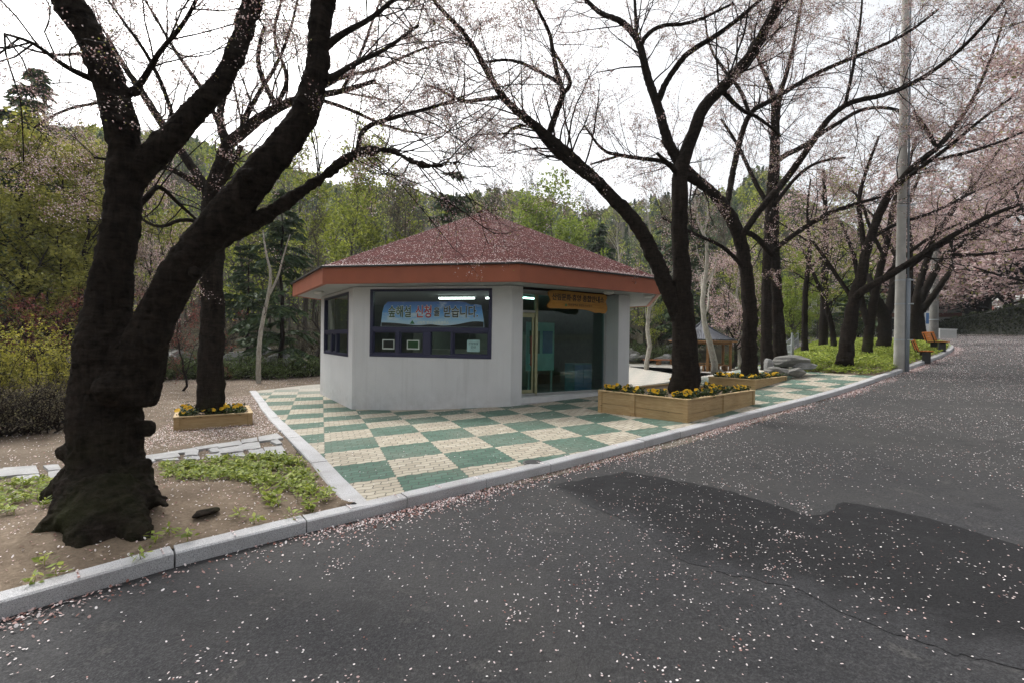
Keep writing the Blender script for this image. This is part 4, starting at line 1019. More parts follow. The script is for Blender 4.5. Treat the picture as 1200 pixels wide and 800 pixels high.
# --- twin trunked cherry
D4 = 18.2
tC = [
 limb([(899, 424, 8), (898, 400, 6.5), (898, 319, 5.5), (901, 262, 5), (903, 217, 4.6), (906, 187, 4.2), (907, 140, 3.6), (906, 109, 3, 18), (898, 90, 2.4), (888, 70, 1.8), (880, 40, 1.2)], D4),
 limb([(915, 424, 9), (913, 400, 7.5), (909, 330, 6.5), (907, 280, 6), (907, 240, 5.4), (909, 187, 5), (909, 139, 4.2), (915, 105, 3.2), (920, 94, 2.8), (931, 49, 2), (940, 0, 1.3)], D4 + .3),
 limb([(909, 190, 3.6), (920, 182, 3.4, 18), (942, 172, 3.2, 17.6), (960, 158, 2.8), (980, 146, 2.5, 17), (1010, 127, 2.2), (1047, 126, 1.9, 16.5), (1075, 140, 1.4), (1098, 172, 1, 16)], D4),
 limb([(908, 295, 3.4), (913, 288, 3.2, 18), (938, 270, 3, 17.6), (968, 251, 2.7, 17.3), (1006, 238, 2.2, 17), (1045, 228, 1.5, 16.7)], D4),
 limb([(903, 245, 3), (885, 215, 2.6, 18.6), (865, 170, 2.1, 19), (845, 140, 1.4, 19.3)], D4),
 limb([(908, 240, 2.6), (930, 210, 2.2, 18.7), (955, 190, 1.8, 19), (990, 185, 1.3, 19.3)], D4),
]
b0 = at(907, 424, D4 + .15); b0[2] = E(b0[0], b0[1])
for q in (0, 1): tC[q][0][0, 2] = E(*tC[q][0][0, :2]) - .2
cherry('cherry_tree', 'tall twin trunked cherry tree behind the boulders', tC, b0, 25, CH, .20, (.8, 2.6), 7, (.3, 1.1), 3, (.15, .4), 6, .022)

# --- cherries on the planted mound
D5 = 16.5
tD = [
 limb([(989, 428, 10), (991, 415, 9), (995, 385, 8.2), (999, 359, 7.6), (1006, 335, 7), (1010, 322, 6.2), (1014, 298, 5.4), (1026, 261, 5), (1039, 231, 4.6), (1056, 211, 4.2, 16.2), (1076, 190, 3.8, 16), (1102, 172, 3.2, 15.7), (1125, 140, 2.6), (1142, 115, 2.1, 15.4), (1165, 60, 1.5), (1180, 10, 1, 15)], D5),
 limb([(1002, 350, 5), (1008, 343, 5, 16.2), (1022, 334, 4.6, 16), (1049, 319, 4.2, 15.6), (1090, 292, 3.6, 15), (1130, 268, 3, 14.5), (1164, 251, 2.5, 14), (1200, 238, 2, 13.5), (1240, 215, 1.4, 13)], D5),
 limb([(1014, 300, 3.4), (1010, 270, 3, 17), (1005, 235, 2.5, 17.3), (1015, 200, 2, 17.6), (1030, 160, 1.4, 17.8)], D5),
 limb([(1098, 174, 2.4, 15.7), (1085, 150, 2, 16), (1070, 130, 1.5, 16.2)], 15.8),
 limb([(1050, 218, 3), (1080, 196, 2.6, 15.8), (1115, 170, 2.2, 15.4), (1150, 140, 1.8, 15), (1185, 115, 1.3, 14.6)], 16.2),
 limb([(1075, 192, 2.4), (1110, 185, 2.2, 16.5), (1160, 172, 1.8, 16.8), (1210, 150, 1.2, 17)], 16.2),
 limb([(1020, 280, 2.6), (1050, 262, 2.2, 17), (1095, 250, 1.8, 17.4), (1140, 225, 1.4, 17.8), (1190, 205, 1, 18.2)], D5),
 limb([(1003, 356, 3), (985, 330, 2.5, 17), (965, 300, 2, 17.4), (950, 280, 1.4, 17.8)], D5),
]
b0 = at(989, 428, D5); b0[2] = E(b0[0], b0[1])
cherry('cherry_tree', 'cherry tree leaning right over the road, left of the concrete pole', tD, b0, 26, CH, .22, (.7, 2.3), 6, (.3, 1.0), 3, (.12, .35), 5, .022, 'blossom_pink')
D6 = 19.5
tE = [
 limb([(1016, 420, 6.5), (1017, 400, 5.6), (1019, 380, 5.2), (1026, 342, 4.6), (1033, 309, 4), (1042, 275, 3.4), (1046, 240, 2.8, 19.8), (1060, 205, 2.1, 20), (1075, 160, 1.3, 20.3)], D6),
 limb([(1018, 382, 4.2), (1011, 360, 3.8, 19.7), (1006, 330, 3, 19.9), (1000, 295, 2.3, 20.2), (985, 260, 1.5, 20.5)], D6),
 limb([(1027, 335, 2.8), (1050, 310, 2.4, 19.2), (1085, 280, 2, 18.8), (1125, 262, 1.4, 18.4)], D6),
 limb([(1036, 300, 2.4), (1020, 270, 2, 19.9), (1010, 235, 1.6, 20.2), (990, 215, 1.1, 20.5)], D6)]
b0 = at(1016, 420, D6); b0[2] = E(b0[0], b0[1])
cherry('cherry_tree', 'slender cherry tree between the leaning cherry and the mossy stump-like one', tE, b0, 27, CH, .36, (.7, 2.1), 5, (.3, 1.), 3, (.15, .4), 4, .026, 'blossom_pink', bark='bark_far')
D7 = 22.0
tF = [
 limb([(1035, 415, 9), (1036, 400, 7.8), (1037, 380, 7.2), (1036, 368, 7.2), (1030, 355, 5, 21.8), (1022, 340, 4, 21.6), (1018, 322, 3)], D7),
 limb([(1037, 372, 6), (1044, 355, 4.6), (1047, 330, 4, 22.2), (1052, 290, 3.3, 22.4), (1060, 250, 2.5), (1078, 205, 1.6, 22.8)], D7),
 limb([(1046, 335, 3), (1070, 310, 2.5, 21.5), (1105, 285, 2, 21), (1150, 270, 1.4, 20.5)], D7),
 limb([(1050, 300, 2.6), (1035, 275, 2.2, 22.6), (1022, 250, 1.6, 23), (1005, 240, 1.1, 23.2)], D7)]
b0 = at(1035, 415, D7); b0[2] = E(b0[0], b0[1])
cherry('cherry_tree', 'stout mossy cherry tree with pollarded top, just left of the concrete pole', tF, b0, 28, CH, .38, (.8, 2.2), 5, (.3, 1.), 3, (.15, .4), 4, .028, 'blossom_pink', bark='bark_far')
D8 = 26.0
tG = [
 limb([(1079, 402, 8), (1078, 393, 7), (1076, 370, 6), (1078, 352, 5), (1087, 335, 4.4, 25.8), (1107, 298, 3.6, 25.4), (1141, 278, 3, 25), (1180, 255, 2.2, 24.5), (1220, 230, 1.4, 24)], D8),
 limb([(1071, 402, 6), (1070, 385, 5), (1072, 355, 4.4), (1082, 315, 3.8, 26.2), (1100, 270, 3.2), (1125, 235, 2.6, 26.5), (1150, 205, 1.8), (1175, 170, 1.2, 26.8)], D8),
 limb([(1080, 365, 4.4), (1095, 345, 3.6, 25.2), (1114, 318, 3, 24.8), (1118, 305, 2.6), (1112, 288, 2, 24.5), (1125, 262, 1.4)], D8),
 limb([(1070, 370, 3.6), (1066, 335, 3.2, 26.5), (1068, 290, 2.6, 26.8), (1062, 245, 2, 27), (1065, 200, 1.3)], D8),
 limb([(1107, 298, 2.4, 25.4), (1140, 300, 2, 25), (1175, 295, 1.6, 24.6), (1215, 290, 1.1, 24.2)], 25.4),
 limb([(1130, 283, 2.2, 25.2), (1165, 240, 1.8, 25.5), (1200, 210, 1.2, 25.8)], 25.4)]
b0 = at(1076, 402, D8); b0[2] = E(b0[0], b0[1])
for q in (0, 1): tG[q][0][0, 2] = E(*tG[q][0][0, :2]) - .2
cherry('cherry_tree', 'many stemmed cherry tree fanning out behind the benches, right of the concrete pole', tG, b0, 29, CH, .36, (.8, 2.4), 6, (.35, 1.1), 3, (.15, .45), 4, .032, 'blossom_pink', bark='bark_far')
for k, (pts, D, lb, bk) in enumerate((
    ([(943, 420, 5), (943, 400, 3.8), (943, 352, 3.3), (946, 320, 2.8), (950, 290, 2.2), (945, 250, 1.4), (950, 210, .9)], 21.5, 'thin dark tree right of the boulders', 'bark_far'),
    ([(964, 415, 6), (965, 395, 5), (966, 350, 4.6), (967, 302, 4), (968, 260, 3), (965, 200, 1.8)], 25.5, 'straight reddish tree behind the mound, second from the boulders', 'bark_far'),
    ([(977, 418, 4.2), (977, 395, 3.2), (973, 375, 3), (966, 350, 2.6), (955, 325, 2.1), (942, 295, 1.4)], 23.0, 'thin tree bending left behind the mound', 'bark_far'))):
    L_ = [limb(pts, D)]; a = L_[0][0]
    L_.append((a[len(a) // 2] + np.linspace(0, 1, 6)[:, None] * np.array([[1.6, .2, 1.4]]), np.linspace(.06, .02, 6)))
    L_.append((a[int(len(a) * .65)] + np.linspace(0, 1, 6)[:, None] * np.array([[-1.5, .4, 1.2]]), np.linspace(.05, .02, 6)))
    b0 = a[0].copy(); b0[2] = min(E(b0[0], b0[1]), b0[2]); a[0, 2] = b0[2] - .1
    cherry('young_tree', lb, L_, b0, 40 + k, 'slim trees behind the mound', .3, (.6, 1.8), 5, (.3, .9), 3, (.15, .4), 2, .035, ('blossom_pink', 'leaf_pine', 'leaf_olive')[k], bark=bk)

# ------------------------------------------------------------------ trees of the valley, each one a thing
def bg_broadleaf(name, h, seed, leafm, bark, spread=.34, leaves=5, lsize=.09, r0=.14, up=.2, bare_from=.22, n1=16, lean=0., k2=6, k3=5):
    rng = np.random.default_rng(seed); t = thing(name, (0, 0, 0), 'placeholder', 'tree')
    n = 12; z = np.linspace(-.5, h * .93, n); wob = np.cumsum(rng.normal(0, .018 * h, (n, 2)), 0); wob[:2] *= .1
    P_ = np.c_[wob[:, 0] + lean * z * .3, wob[:, 1], z]; R_ = r0 * (1 - .88 * np.linspace(0, 1, n) ** .8)
    m = MB(); m.tubes(P_, R_, 8, noise=.12, rng=rng)
    pos, tan, rad = limb_samples([(P_, R_)], rng, h * (1 - bare_from) / n1, 9, bare_from)
    A, RA = sprout(pos, tan, rad, rng, spread * h * .45, spread * h * 1.05, .95, 7, up, .14, .5, .012)
    frac = np.clip((A[:, 0, 2] / h - bare_from) / (1 - bare_from), 0, 1)[:, None, None]
    A = A[:, :1] + (A - A[:, :1]) * (1.15 - .75 * frac)
    m.tubes(A, RA, 5, cap=False)
    p, tn, r = tube_samples(A, RA, k2, rng, .25); B, RB = sprout(p, tn, r, rng, spread * h * .18, spread * h * .42, .8, 5, up, .16, .5, .008)
    m.tubes(B, RB, 4, cap=False); m.build('trunk', M[bark], t, True)
    c = MB(); p, tn, r = tube_samples(B, RB, k3, rng, .2); Cc, RC = sprout(p, tn, r, rng, spread * h * .06, spread * h * .18, .7, 3, up, .15, .6, .005)
    c.tubes(Cc, RC, 3, 0, cap=False)
    if leaves: scatter_leaves(c, np.concatenate([Cc[:, -1], Cc[:, 1]]), rng, leaves, lsize * 1.6, lsize, 1)
    c.build('crown', [M['twig'] if bark != 'white_bark' else M['grey_bark'], M[leafm]], t)
    return t
def bg_conifer(name, h, seed, leafm, w=.28, n1=64, droop=.25, bare=.08, size=.30, dens=26, r0=.16, gap=.5):
    rng = np.random.default_rng(seed); t = thing(name, (0, 0, 0), 'placeholder', 'tree')
    z = np.linspace(-.5, h, 10); P_ = np.c_[rng.normal(0, .02, (10, 2)) * h * .2, z]; R_ = r0 * (1 - .95 * np.linspace(0, 1, 10))
    m = MB(); m.tubes(P_, R_, 7)
    tt = bare + (1 - bare) * np.sort(rng.random(n1)) ** 1.05; tt = np.minimum(np.round(tt * 16) / 16 + rng.normal(0, .012, n1), .99)
    L = h * w * (1.04 - tt) ** .8 * rng.uniform(.55, 1.15, n1); a = rng.random(n1) * 2 * math.pi
    k = 6; q = np.linspace(0, 1, k)
    A = np.zeros((n1, k, 3)); A[..., 0] = np.cos(a)[:, None] * L[:, None] * q; A[..., 1] = np.sin(a)[:, None] * L[:, None] * q
    A[..., 2] = (tt * h)[:, None] + L[:, None] * (q * .25 - droop * q ** 2 * 1.6) * rng.uniform(.5, 1.4, (n1, 1))
    m.tubes(A, np.linspace(1, .2, k)[None, :] * (.012 + .015 * L[:, None] / L.max()), 4, cap=False); m.build('trunk', M['twig'], t, True)
    p, tn, r = tube_samples(A, np.ones((n1, k)), dens, rng, .12)
    side = unit(np.cross(tn, np.array([[0, 0, 1.]]))) * rng.normal(0, 1, (len(p), 1))
    dv = unit(tn * .6 + side + np.c_[np.zeros((len(p), 2)), -rng.random(len(p)) * .7])
    s = size * rng.uniform(.5, 1.3, (len(p), 1)); wv = unit(np.cross(dv, rng.normal(0, 1, p.shape)))
    c = MB(); c.quads(p + dv * s * .7, dv * s, wv * s * .26); 
    wv2 = unit(np.cross(dv, wv)); c.quads(p + dv * s * .4 + wv * .05, dv * s * .8, wv2 * s * .22)
    c.build('crown', M[leafm], t)
    return t
def plant(t, px, ytop, d, rz, h0, label, group, sx=1., pw=None):
    """stand a tree where the ray through px meets depth d, scaled to reach ytop"""
    p = at(px, 400, d); z = float(G(p[0], p[1])); top = at(px, ytop, d)[2]
    sc = max(.2, (top - z) / h0); t.location = (p[0], p[1], z); t.rotation_euler = (0, 0, rz); t.scale = (sc * sx, sc * sx, sc)
    t['label'] = label; t['group'] = group; return t
VT = 'trees of the valley behind the kiosk'
oak = bg_broadleaf('oak_tree', 10, 1, 'leaf_olive', 'grey_bark', .36, 5, .085, .15)
oak2 = bg_broadleaf('oak_tree', 10, 2, 'leaf_olive', 'grey_bark', .30, 4, .085, .13, .3)
bare = bg_broadleaf('bare_tree', 10, 3, 'leaf_brown', 'grey_bark', .27, 2, .05, .12, .45, .25, 18)
bare2 = bg_broadleaf('bare_tree', 10, 4, 'leaf_brown', 'grey_bark', .33, 3, .05, .13, .35, .3, 16)
lime = bg_broadleaf('willow_tree', 8, 5, 'leaf_lime', 'grey_bark', .42, 8, .085, .13, .05, .15, 18)
plane = bg_broadleaf('plane_tree', 12, 6, 'leaf_brown', 'white_bark', .26, 0, .05, .20, .35, .25, 13, 0, 4, 3)
plane2 = bg_broadleaf('plane_tree', 12, 7, 'leaf_brown', 'white_bark', .24, 0, .05, .19, .4, .22, 12, .15, 4, 3)
redm = bg_broadleaf('red_maple', 4, 8, 'leaf_red', 'twig', .62, 4, .036, .07, -.10, .30, 13)
cedar = bg_conifer('cedar_tree', 12, 9, 'leaf_pine', .27, 80, .30, .10, .34, 30)
cedar2 = bg_conifer('cedar_tree', 12, 10, 'leaf_pine', .34, 60, .12, .16, .36, 30)
ypine = bg_broadleaf('golden_juniper', 9, 11, 'leaf_yellowpine', 'twig', .40, 10, .065, .14, .22, .08, 20, 0., 7, 5)
pinkt = bg_broadleaf('far_cherry', 6, 12, 'blossom_pink', 'bark_far', .54, 7, .045, .13, .10, .28, 17, 0., 7, 6)
used = set()
def put(proto, *a, **k):
    o = proto if proto.name not in used else copy_tree(proto); used.add(proto.name); return plant(o, *a, **k)
put(cedar, 33, 78, 26, 0, 12, 'tall thin topped cedar at the far left, its spire above the golden junipers', VT)
put(ypine, 62, 178, 20, 1, 9, 'golden green juniper nearest to the big cherry trunk on its left', VT, sx=1.25)
put(ypine, 2, 160, 19, 2.2, 9, 'golden green juniper cut by the left picture edge', VT, sx=1.3)
put(ypine, 105, 205, 24, 3.9, 9, 'smaller golden green juniper half hidden behind the big cherry trunk', VT, sx=1.3)
put(redm, 80, 298, 15.5, .5, 6.3, 'red leaved maple left of the big cherry trunk', VT, sx=1.1)
put(redm, 212, 300, 17, 2.5, 6.3, 'red leaved maple seen between the two limbs of the big cherry', VT)
put(redm, 15, 312, 18.5, 4.2, 6.3, 'red leaved maple under the golden juniper at the picture edge', VT)
put(cedar, 330, 222, 25, 1.4, 12, 'dark cedar with drooping boughs just left of the kiosk roof', VT, sx=1.15)
put(cedar2, 290, 268, 29, 2.4, 12, 'broad dark cedar behind the straight cherry in the small planter', VT, sx=.9)
put(oak, 352, 192, 33, .4, 10, 'olive green oak left of the kiosk, left in the row of three', VT)
put(oak2, 398, 186, 37, 1.9, 10, 'olive oak over the left corner of the kiosk roof, middle of three', VT)
put(oak, 432, 198, 41, 3.3, 10, 'olive green oak behind the kiosk roof, right in the row of three', VT)
put(bare, 468, 208, 43, 0, 10, 'bare grey tree beside the rightmost olive oak', VT)
put(bare2, 503, 226, 40, 1, 10, 'bare forked tree just left of the cedar behind the roof', VT)
put(cedar2, 528, 203, 39, .6, 12, 'cedar with spreading boughs rising right behind the kiosk roof', VT, sx=1.1)
put(bare, 575, 214, 58, 2, 10, 'bare tree behind the tip of the kiosk roof', VT)
put(bare2, 603, 222, 60, 3, 10, 'bare tree between the roof tip and the lime green tree', VT)
put(cedar, 620, 238, 64, 2, 12, 'small dark cedar against the lime green tree', VT)
put(lime, 648, 234, 47, 0, 8, 'lime green tree in fresh leaf above the right slope of the kiosk roof', VT)
put(bare, 690, 232, 56, 4, 10, 'bare tree between the lime green tree and the pale plane trees', VT)
put(plane, 728, 248, 36, 0, 12, 'pale barked plane tree behind the right eave, leftmost of four', VT)
put(plane2, 758, 225, 33, .6, 12, 'pale barked plane tree seen between the kiosk eave and the forked cherry', VT)
put(plane, 838, 175, 30.5, 2.2, 12, 'pale barked plane tree standing in front of the pavilion', VT)
put(plane2, 868, 250, 37, 3.6, 12, 'pale barked plane tree right of the pavilion', VT)
put(cedar, 800, 235, 47, .9, 12, 'dark cedar on the slope directly behind the forked cherry', VT, sx=1.1)
put(cedar, 700, 262, 52, 5, 12, 'dark cedar on the slope behind the leftmost plane tree', VT, sx=1.2)
put(cedar2, 775, 270, 50, 3, 12, 'dark cedar on the slope left of the forked cherry\'s trunk', VT)
put(cedar2, 825, 262, 52, 1.7, 12, 'dark cedar on the slope above the pavilion roof', VT)
put(pinkt, 858, 292, 36, 0, 7, 'pink blossoming cherry above the pavilion', VT)
put(oak, 890, 262, 44, 2, 10, 'olive green oak behind the twin trunked tree', VT, sx=1.1)
put(pinkt, 180, 225, 24, 1, 6, 'whitish pink cherry behind the big cherry\'s fork', VT, sx=.5)
put(oak, 150, 215, 27, 2.2, 10, 'olive green oak behind the big cherry trunk', VT, sx=1.1)
put(oak2, 300, 205, 31, 4.2, 10, 'olive green oak between the dark cedars left of the kiosk', VT, sx=1.1)
put(lime, 925, 312, 33, 1.2, 8, 'lime green willow right of the twin trunked tree', VT)
put(lime, 958, 335, 37, 2.9, 8, 'lime green willow farther right behind the slim trees', VT)
put(lime, 893, 335, 41, 4.4, 8, 'lime green willow behind the twin trunks', VT)
put(cedar2, 1000, 318, 36, .2, 12, 'dark low cedar behind the leaning cherry on the mound', VT, sx=1.8)
put(oak, 975, 240, 52, 2.8, 10, 'olive green oak far behind the slim trees', VT, sx=1.2)
put(lime, 1005, 318, 46, .5, 8, 'lime green willow far behind the leaning cherry', VT, sx=1.2)
put(oak2, 755, 330, 42, .2, 10, 'small olive tree at the foot of the slope beside the kiosk', VT)
for k, (px, yt, d, rz) in enumerate(((310, 262, 33, 0), (365, 250, 31, 2), (452, 236, 50, 1), (545, 236, 52, 3), (270, 230, 34, 5), (715, 270, 60, 1), (780, 250, 62, 2), (845, 236, 58, 3), (880, 240, 63, 4))):
    put(bare if k % 2 else bare2, px, yt, d, rz, 10, 'bare grey tree in the thicket on the slope', 'bare thicket trees')
# cherries on the bank over the wall and beyond the bend
WC = 'cherry trees above the ivy wall'
for (px, yt, d, rz, s, lb) in ((1126, 262, 57, 0, 1.25, 'pink cherry on the wall top, farthest along the wall'), (1146, 250, 54, 1, 1.3, 'pink cherry on the wall top, second from the wall\'s far end'), (1166, 236, 50, 2.3, 1.35, 'pink cherry on the wall top, third from the wall\'s far end'),
                               (1192, 208, 46, 3.1, 1.4, 'pink cherry on the wall top with thick dark trunk beside the white portico'), (1228, 150, 40, 4, 1.4, 'pink cherry on the wall top leaning in from the right picture edge'),
                               (1098, 262, 60, 5, 1.3, 'pink cherry beyond the road bend, behind the white barrier'), (1060, 255, 56, 5.6, 1.35, 'pink cherry far behind the concrete pole'), (1022, 225, 60, .8, 1.2, 'pink cherry far behind the leaning cherry'),
                               (1275, 100, 34, 1.7, 1.3, 'pink cherry on the bank just outside the right edge, only its blossoms in view')):
    put(pinkt, px, yt, d, rz, 6, lb, WC, sx=s)

for k, (x, y, rz, sc) in enumerate(((3, -9, 0, 1.2), (11, -5, 2, 1.3), (-6, -13, 4, 1.2), (19, 0, 1, 1.2))):
    o = copy_tree(pinkt if k % 2 else oak); o.location = (x, y, float(E(x, y)) - .1); o.rotation_euler = (0, 0, rz); o.scale = (sc, sc, sc); o['label'] = 'tree across the road, mirrored in the kiosk panes'; o['group'] = 'trees across the road'

# the wooded hillsides read as one mass
rng = np.random.default_rng(101); fo = MB()
NF = 5600; u = rng.uniform(-1.5, 1.35, NF); d = 62 + 150 * rng.random(NF) ** .8
d[:500] = rng.uniform(50, 70, 500)
yy = d / np.sqrt(1 + u * u); xx = u * yy; ok = (np.abs(hill(xx, yy)) > 1.2)
s_, t_ = st(xx, yy); ok &= ~((t_ < 9) & (xx > 10) & (d < 85)); xx, yy, d = xx[ok], yy[ok], d[ok]
zz = G(xx, yy); kinds = rng.choice(4, len(xx), p=[.16, .26, .34, .24]); patch = np.sin(xx * .045) + np.cos(yy * .06 + xx * .02); kinds = np.where((patch > .7) & (kinds == 1), 0, kinds)
hts = rng.uniform(.8, 1.2, len(xx)) * np.interp(d, [60, 110, 200], [5.6, 4.3, 3.4])
for kd, nq, mi in ((0, 100, 0), (1, 85, 1), (2, 85, 2), (3, 85, 3)):
    S = np.where(kinds == kd)[0]; n = len(S); hh = hts[S][:, None]; f = rng.random((n, nq)); th_ = rng.random((n, nq)) * 6.283; rr = np.sqrt(rng.random((n, nq)))
    if kd == 0: rad = hh * .24 * (1.05 - f) * rr; hgt = hh * (.12 + .92 * f)
    else: rad = hh * .33 * np.sin(np.clip(f * 1.02 + .04, 0, 1) * math.pi) ** .6 * rr; hgt = hh * (.28 + .74 * f)
    C_ = np.stack([xx[S][:, None] + np.cos(th_) * rad, yy[S][:, None] + np.sin(th_) * rad, zz[S][:, None] + hgt], -1).reshape(-1, 3)
    K = len(C_); a = unit(rng.normal(0, 1, (K, 3)) + (np.array([[0, 0, 1.5]]) if kd == 1 else 0)); b = unit(np.cross(a, rng.normal(0, 1, (K, 3)))); sz = np.repeat(d[S] / 135, nq)[:, None] * rng.uniform(.6, 1.3, (K, 1))
    ln = {0: (.42, .20), 1: (.62, .07), 2: (.34, .24), 3: (.34, .24)}[kd]
    fo.quads(C_, a * sz * ln[0], b * sz * ln[1], mi)
    P_ = np.zeros((n, 3, 3)); P_[..., 0] = xx[S][:, None]; P_[..., 1] = yy[S][:, None]; P_[..., 2] = zz[S][:, None] + hts[S][:, None] * np.array([[-.05, .45, .9]])
    fo.tubes(P_, np.array([[.13, .09, .03]]) * np.ones((n, 1)), 4, 4, cap=False)
tag(fo.build('forest', [M['leaf_pine'], M['leaf_brown'], M['leaf_olive'], M['leaf_green'], M['grey_bark']]), 'spring woodland of pines and budding trees covering the hills', 'woodland', kind='stuff')

# ------------------------------------------------------------------ shrubs, stones
def shrub(name, h, w, seed, leafm, n=14, leaves=900, lsize=.05, stems=True, wood='twig', droop=0.):
    rng = np.random.default_rng(seed); t = thing(name, (0, 0, 0), 'placeholder', 'shrub')
    pos = np.c_[rng.normal(0, w * .12, (n, 2)), np.zeros(n) - .05]; tan = unit(np.c_[rng.normal(0, .45, (n, 2)), np.ones(n)])
    A, RA = sprout(pos, tan, np.full(n, .02), rng, h * .7, h * 1.15, .35, 7, .02 - droop, .16, 1., .008)
    A[..., :2] *= w / max(h, .1) * 1.1
    p, tn, r = tube_samples(A, RA, 9, rng, .25); B, RB = sprout(p, tn, r, rng, h * .12, h * .4, .8, 4, .05 - droop, .2, .6, .005)
    p, tn, r = tube_samples(B, RB, 5, rng, .2); Cc, RC = sprout(p, tn, r, rng, h * .05, h * .2, .8, 3, .03, .2, .6, .0035)
    m = MB(); m.tubes(A, RA, 4, cap=False); m.tubes(B, RB, 3, cap=False); m.tubes(Cc, RC, 3, cap=False); m.build('stems', M[wood], t)
    if leaves:
        c = MB(); Q = np.concatenate([Cc[:, -1], Cc[:, 1], B[:, 2]]); scatter_leaves(c, Q, rng, max(1, leaves // len(Q)), .04, lsize); c.build('foliage', M[leafm], t)
    return t
def stand(o, px, py, d, rz, sc, label, group):
    p = at(px, py, d); z = float(G(p[0], p[1])); o.location = (p[0], p[1], z); o.rotation_euler = (0, 0, rz); o.scale = (sc,) * 3 if np.isscalar(sc) else sc
    o['label'] = label; o['group'] = group; return o
def place_many(proto, rows, group):
    for k, (px, d, rz, sc, lb) in enumerate(rows): stand(proto if k == 0 else copy_tree(proto), px, 420, d, rz, sc, lb, group)
place_many(shrub('forsythia_bush', 2.1, 1.5, 31, 'leaf_yellow', 16, 5200, .038), [
    (18, 11.2, 0, .86, 'yellow green spring bush at the left edge, nearest to the camera'), (62, 13.2, 2, .8, 'yellow green spring bush behind, next to the big cherry trunk'), (-40, 11.8, 4, .9, 'yellow green spring bush leaning in from outside the left edge')], 'yellow spring bushes')
place_many(shrub('bare_hedge_bush', 1.0, 1.3, 32, 'leaf_brown', 34, 900, .02), [
    (8, 9.3, 0, 1., 'brown leafless twiggy bush at the left edge of the dirt yard'), (52, 9.8, 2, .95, 'brown leafless twiggy bush in the middle of its row of three'), (88, 10.8, 4, .9, 'brown leafless twiggy bush closest to the big cherry trunk'), (-50, 9.0, 5, 1.1, 'brown leafless twiggy bush outside the left edge')], 'leafless hedge bushes')
rng = np.random.default_rng(66)
place_many(shrub('azalea_bush', .9, 1.1, 33, 'leaf_green', 22, 3600, .04), [(p_, dd, rng.random() * 6, rng.uniform(.8, 1.15), 'low green azalea bush in the hedge along the stream behind the yard') for p_, dd in
    ((188, 21), (212, 21.5), (236, 22), (262, 21.4), (288, 22.4), (312, 22), (335, 23), (358, 23.5), (378, 24.5), (165, 20.5), (140, 20), (205, 24), (245, 25), (300, 26), (340, 27))], 'azalea hedge left of the kiosk')
place_many(shrub('shrub', 1.2, 1.3, 34, 'leaf_green', 18, 3000, .05), [(p_, dd, rng.random() * 6, rng.uniform(.8, 1.3), 'low green shrub at the foot of the slope beyond the plaza') for p_, dd in
    ((745, 46), (762, 44), (782, 45), (806, 43), (862, 40), (884, 42), (905, 39), (930, 41), (955, 40), (980, 38), (1005, 37))], 'shrubs at the foot of the slope')
place_many(shrub('thicket_bush', 2.4, 1.8, 35, 'leaf_brown', 22, 2200, .04), [(p_, dd, rng.random() * 6, rng.uniform(.8, 1.4), 'brown budding thicket bush on the slope foot') for p_, dd in
    ((150, 27), (200, 29), (255, 31), (305, 33), (345, 32), (372, 35), (735, 50), (770, 49), (800, 50), (30, 22), (80, 24), (890, 47), (930, 46), (970, 44), (1030, 44))], 'thicket bushes')
# grey sapling with orange buds
sp_ = limb([(303, 420, 3), (304, 400, 2.6), (308, 375, 2.4), (315, 345, 2), (318, 320, 1.7), (312, 300, 1.3), (308, 270, .8)], 20); sp2 = limb([(316, 345, 1.6), (326, 325, 1.3), (332, 300, 1), (340, 275, .6)], 20)
b0 = sp_[0][0].copy(); b0[2] = G(b0[0], b0[1]); sp_[0][0, 2] = b0[2] - .1
cherry('sapling', 'thin pale grey sapling left of the kiosk, behind the straight cherry', [sp_, sp2], b0, 61, None, .4, (.4, 1.2), 3, (.2, .5), 2, (.1, .2), 0 or 1, .018, 'leaf_olive', bark='white_bark')
# boulders on the mound's end
for k, (px, py, d, r, sc, lb) in enumerate(((927, 423, 16.2, .46, (1.5, .8, .48), 'long grey boulder lying on top of the boulder group'), (900, 429, 16.0, .26, (.8, .7, 1.0), 'upright rounded boulder at the left end of the boulder group'),
        (911, 435, 15.6, .34, (1.35, .8, .5), 'brown flat boulder low at the front left of the boulder group'), (942, 428, 16.1, .32, (1.25, .7, .5), 'pale boulder at the right of the boulder group'), (932, 435, 15.6, .34, (1.3, .7, .5), 'grey flat boulder low at the front right of the boulder group'))):
    p = at(px, py, d); rock('boulder', lb, p, r, 50 + k, M['rock_pale'] if k in (1, 3, 5) else M['rock'], sc, 'boulders by the mound', 'boulder', 4).rotation_euler = (0, .06 * (k % 3 - 1), (.2, 1., .1, -.2, .5, 2)[k])
# stones of the stream bank
bank = [rock('bank_stone', 'weathered grey stone in the stream bank behind the yard', (0, 0, 0), 1, 70 + k, M['rock_pale'] if k % 2 else M['rock'], (1.1, .9, .8), 'stones of the stream bank left of the kiosk', 'stone', 2) for k in range(4)]
for k in range(70):
    o = bank[k] if k < 4 else bank[k % 4].copy()
    if k >= 4: COL.objects.link(o)
    if k < 46: px, d = rng.uniform(150, 372), rng.uniform(25.5, 29)
    else:
        px, d = rng.uniform(738, 800), rng.uniform(43, 47); o['label'] = 'grey stone in the bank beyond the plaza right of the kiosk'; o['group'] = 'stones of the bank beyond the plaza'
    p = at(px, 400, d); r = rng.uniform(.3, .75) * (1 if k < 46 else 1.1); o.scale = (r * rng.uniform(.8, 1.3), r, r * rng.uniform(.6, .9)); o.rotation_euler = (rng.normal(0, .2), rng.normal(0, .2), rng.random() * 6)
    o.location = (p[0], p[1], float(G(p[0], p[1])) + rng.uniform(0, 1.1) * (d - 24 if k < 46 else d - 42) * .22)

